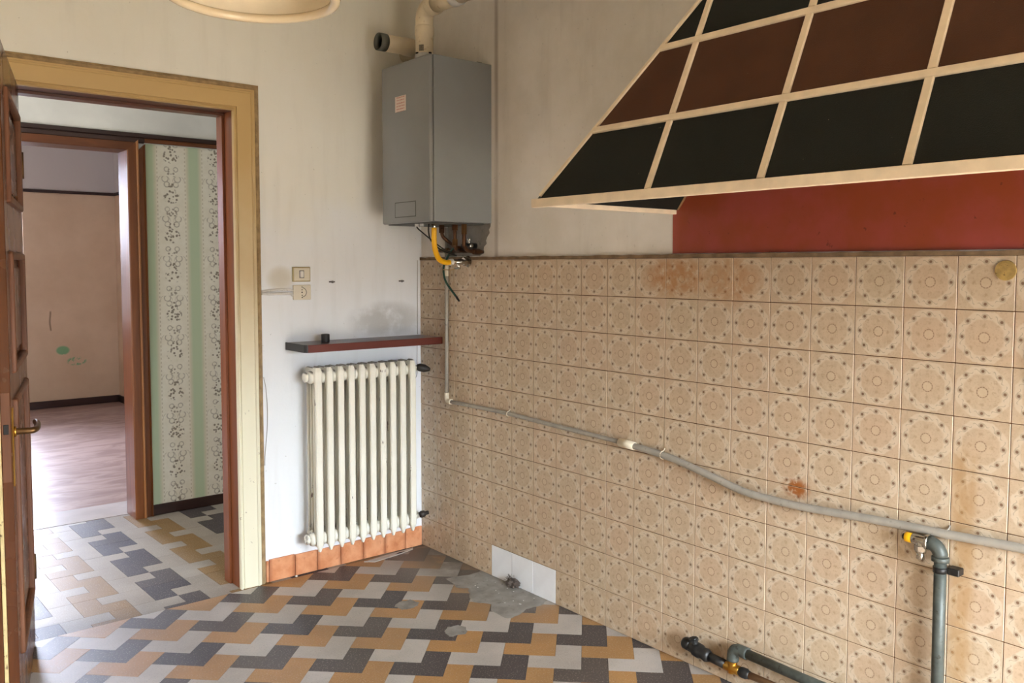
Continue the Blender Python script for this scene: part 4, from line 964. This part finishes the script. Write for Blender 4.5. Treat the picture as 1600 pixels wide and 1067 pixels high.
def sbar(p0, p1, w, h, mat, name='batten', seg=1):
    """bar lying on the slope between two (y, z) points"""
    A = Vector((fx_(p0[1]), p0[0], p0[1])); B = Vector((fx_(p1[1]), p1[0], p1[1])); d = (B-A).normalized(); s = nrm.cross(d).normalized()
    b = NB(); vs = []
    for P in (A, B): vs.append([b.verts.new(P+s*(w/2*k)+nrm*hh) for k, hh in ((-1, 0.0004), (-1, h-0.002), (-0.8, h), (0.8, h), (1, h-0.002), (1, 0.0004))])
    for k in range(6): b.faces.new((vs[0][k], vs[0][(k+1) % 6], vs[1][(k+1) % 6], vs[1][k]))
    b.faces.new(vs[0]); b.faces.new(vs[1][::-1]); return obj(name, b, mat, hd)
for z in ZS[1:-1]:
    sbar((hipL(z)-0.006, z), (hipR(z)+0.006, z), 0.021, 0.008, 'batten')
def ztop(y): return min(2.995, 1.672+(-1.690-y)/0.73 if y > -2.7 else 1.672+(y+3.714)/0.73)
for y in YS[1:-1]:
    zz = [1.671]+[z for z in ZS[1:-1] if z < ztop(y)-0.03]+[ztop(y)-0.012]
    for a, c in zip(zz, zz[1:]): sbar((y, a+0.0105), (y, c-0.0105), 0.021, 0.0065, 'batten')
sbar((hipL(1.69)-0.005, 1.69), (hipL(2.99)-0.005, 2.99), 0.013, 0.006, 'batten', 'hip_batten')
sbar((hipR(1.69)+0.005, 1.69), (hipR(2.99)+0.005, 2.99), 0.013, 0.006, 'batten', 'hip_batten')
XF = fx_(1.672)
b = NB(); bx(b, XF-0.012, XF+0.010, hipR(1.672)-0.004, hipL(1.672)+0.004, 1.654, 1.681, 0.0015); obj('front_rim', b, 'batten', hd)
b = NB(); bx(b, XF+0.010, 0.0055, -1.694, -1.681, 1.660, 1.676, 0.0015); obj('side_rim', b, 'batten', hd)
b = NB(); bx(b, XF+0.010, 0.0055, -3.723, -3.710, 1.660, 1.676, 0.0015); obj('side_rim', b, 'batten', hd)
# sloping end panels
for f, sg in ((hipL, 1), (hipR, -1)):
    b = NB(); poly = [(0.005, 1.676), (XF+0.008, 1.676), (fx_(2.995), 2.995), (0.005, 2.995)]
    prism(b, poly, lambda q: (q[0], f(q[1])-sg*0.008, q[1]), lambda q: (q[0], f(q[1]), q[1])); obj('end_panel', b, 'p_green', hd)
b = NB(); tube(b, [(0.002, -1.700, 1.677), (0.002, hipL(1.95)-0.012, 1.95)], 0.006, 6); obj('wall_bead', b, 'batten_dk', hd)

# ------------------------------------------------------------------ hanging lamp
lp = thing('ceiling_lamp', 'cream enamel lamp shade hanging from the ceiling, top edge of the view', 'lamp', (-1.687, -1.885, 2.06))
L0 = Vector((-1.687, -1.885, 2.065))
b = NB(); lathe(b, [(0.184, 0.016), (0.176, 0.015), (0.170, 0.009), (0.170, 0.001), (0.175, -0.004), (0.184, -0.005), (0.191, -0.001), (0.193, 0.007), (0.190, 0.014)], L0, (0, 0, 1), 64, close=True); obj('rim', b, 'lamp', lp)
b = NB(); lathe(b, [(0.180, 0.011), (0.192, 0.035), (0.196, 0.065), (0.188, 0.105), (0.160, 0.150), (0.110, 0.190), (0.05, 0.212), (0.028, 0.216)], L0, (0, 0, 1), 64)
lathe(b, [(0.176, 0.011), (0.188, 0.036), (0.192, 0.065), (0.184, 0.103), (0.157, 0.147), (0.108, 0.186), (0.05, 0.207), (0.028, 0.211)], L0, (0, 0, 1), 64); obj('lamp_shade', b, 'lamp_in', lp)
b = NB(); lathe(b, [(0, 0.12), (0.022, 0.125), (0.022, 0.20), (0.030, 0.205), (0.030, 0.245), (0.012, 0.262), (0, 0.262)], L0, (0, 0, 1), 20); obj('lamp_holder', b, 'lamp', lp)
b = NB(); tube(b, [L0+Vector((0, 0, 0.26)), (L0.x, L0.y, CEIL-0.04)], 0.004, 8); obj('cord', b, 'plate', lp)
b = NB(); lathe(b, [(0.006, -0.045), (0.03, -0.04), (0.045, -0.012), (0.048, -0.0005), (0, -0.0005)], (L0.x, L0.y, CEIL), (0, 0, 1), 24); obj('ceiling_rose', b, 'lamp', lp)

# ------------------------------------------------------------------ litter on the floor
b = NB(); poly = [(-0.375, -0.050), (-0.335, -0.088), (-0.20, -0.070), (-0.085, -0.046), (-0.070, -0.024), (-0.18, -0.030), (-0.30, -0.042)]
prism(b, poly, lambda p: (p[0], p[1], 0.0006), lambda p: (p[0], p[1], 0.003)); o = quick('paper_strip', b, 'paper', 'pale strip of litter along the terracotta skirting', 'scrap', origin=(-0.22, -0.05, 0))
b = NB(); prism(b, [(-0.20, -0.056), (-0.165, -0.060), (-0.135, -0.048), (-0.165, -0.044)], lambda p: (p[0], p[1], 0.0028), lambda p: (p[0], p[1], 0.0036)); obj('dark_hole', b, 'hole', o)
b = NB()
bmesh.ops.create_icosphere(b, subdivisions=3, radius=1.0)
for v in b.verts:
    k = 1+random.uniform(-0.25, 0.35); v.co = Vector((-0.022+v.co.x*0.020*k, -0.785+v.co.y*0.040*k, 0.021+v.co.z*0.019*k))
    v.co.z = max(0.0032, v.co.z); v.co.x = min(-0.0012, v.co.x)
for q in range(60):
    a = random.uniform(0, 2*PI); e = random.uniform(0.1, 1.3); c = Vector((-0.022, -0.785, 0.02)); d = Vector((-abs(math.cos(a)*math.cos(e))*0.6, math.sin(a)*math.cos(e), math.sin(e)))
    p1 = c+d*random.uniform(0.035, 0.055); p1.x = min(p1.x, -0.003)
    tube(b, [c+d*0.012, c+d*0.028+Vector((0, random.uniform(-.004, .004), 0)), p1], 0.0006, 3)
quick('dust_clump', b, 'dust', 'fuzzy dark clump of dust against the white replacement tiles', 'dust', origin=(-0.022, -0.785, 0.003))
b = NB(); bmesh.ops.create_icosphere(b, subdivisions=1, radius=0.007)
for v in b.verts: v.co = Vector((v.co.x*1.1-0.725, v.co.y-0.026, max(0.0005, v.co.z*0.7+0.004)))
quick('plaster_crumb', b, 'plate_wh', 'tiny white plaster crumb in front of the terracotta skirting', 'crumb', origin=(-0.725, -0.026, 0))
bm = NB()
for k in range(14):
    p = Vector((random.uniform(-0.17, -0.03), random.uniform(-0.96, -0.62), 0.0020)); s = random.uniform(0.0018, 0.0038)
    c = NB(); bmesh.ops.create_icosphere(c, subdivisions=1, radius=s)
    for v in c.verts: v.co.z *= 0.5
    c.transform(Matrix.Translation(p)); merge(bm, c)
quick('plaster_specks', bm, 'plate_wh', 'white plaster specks scattered over the grey cement repair', 'specks', kind='stuff', origin=(-0.1, -0.8, 0.003))
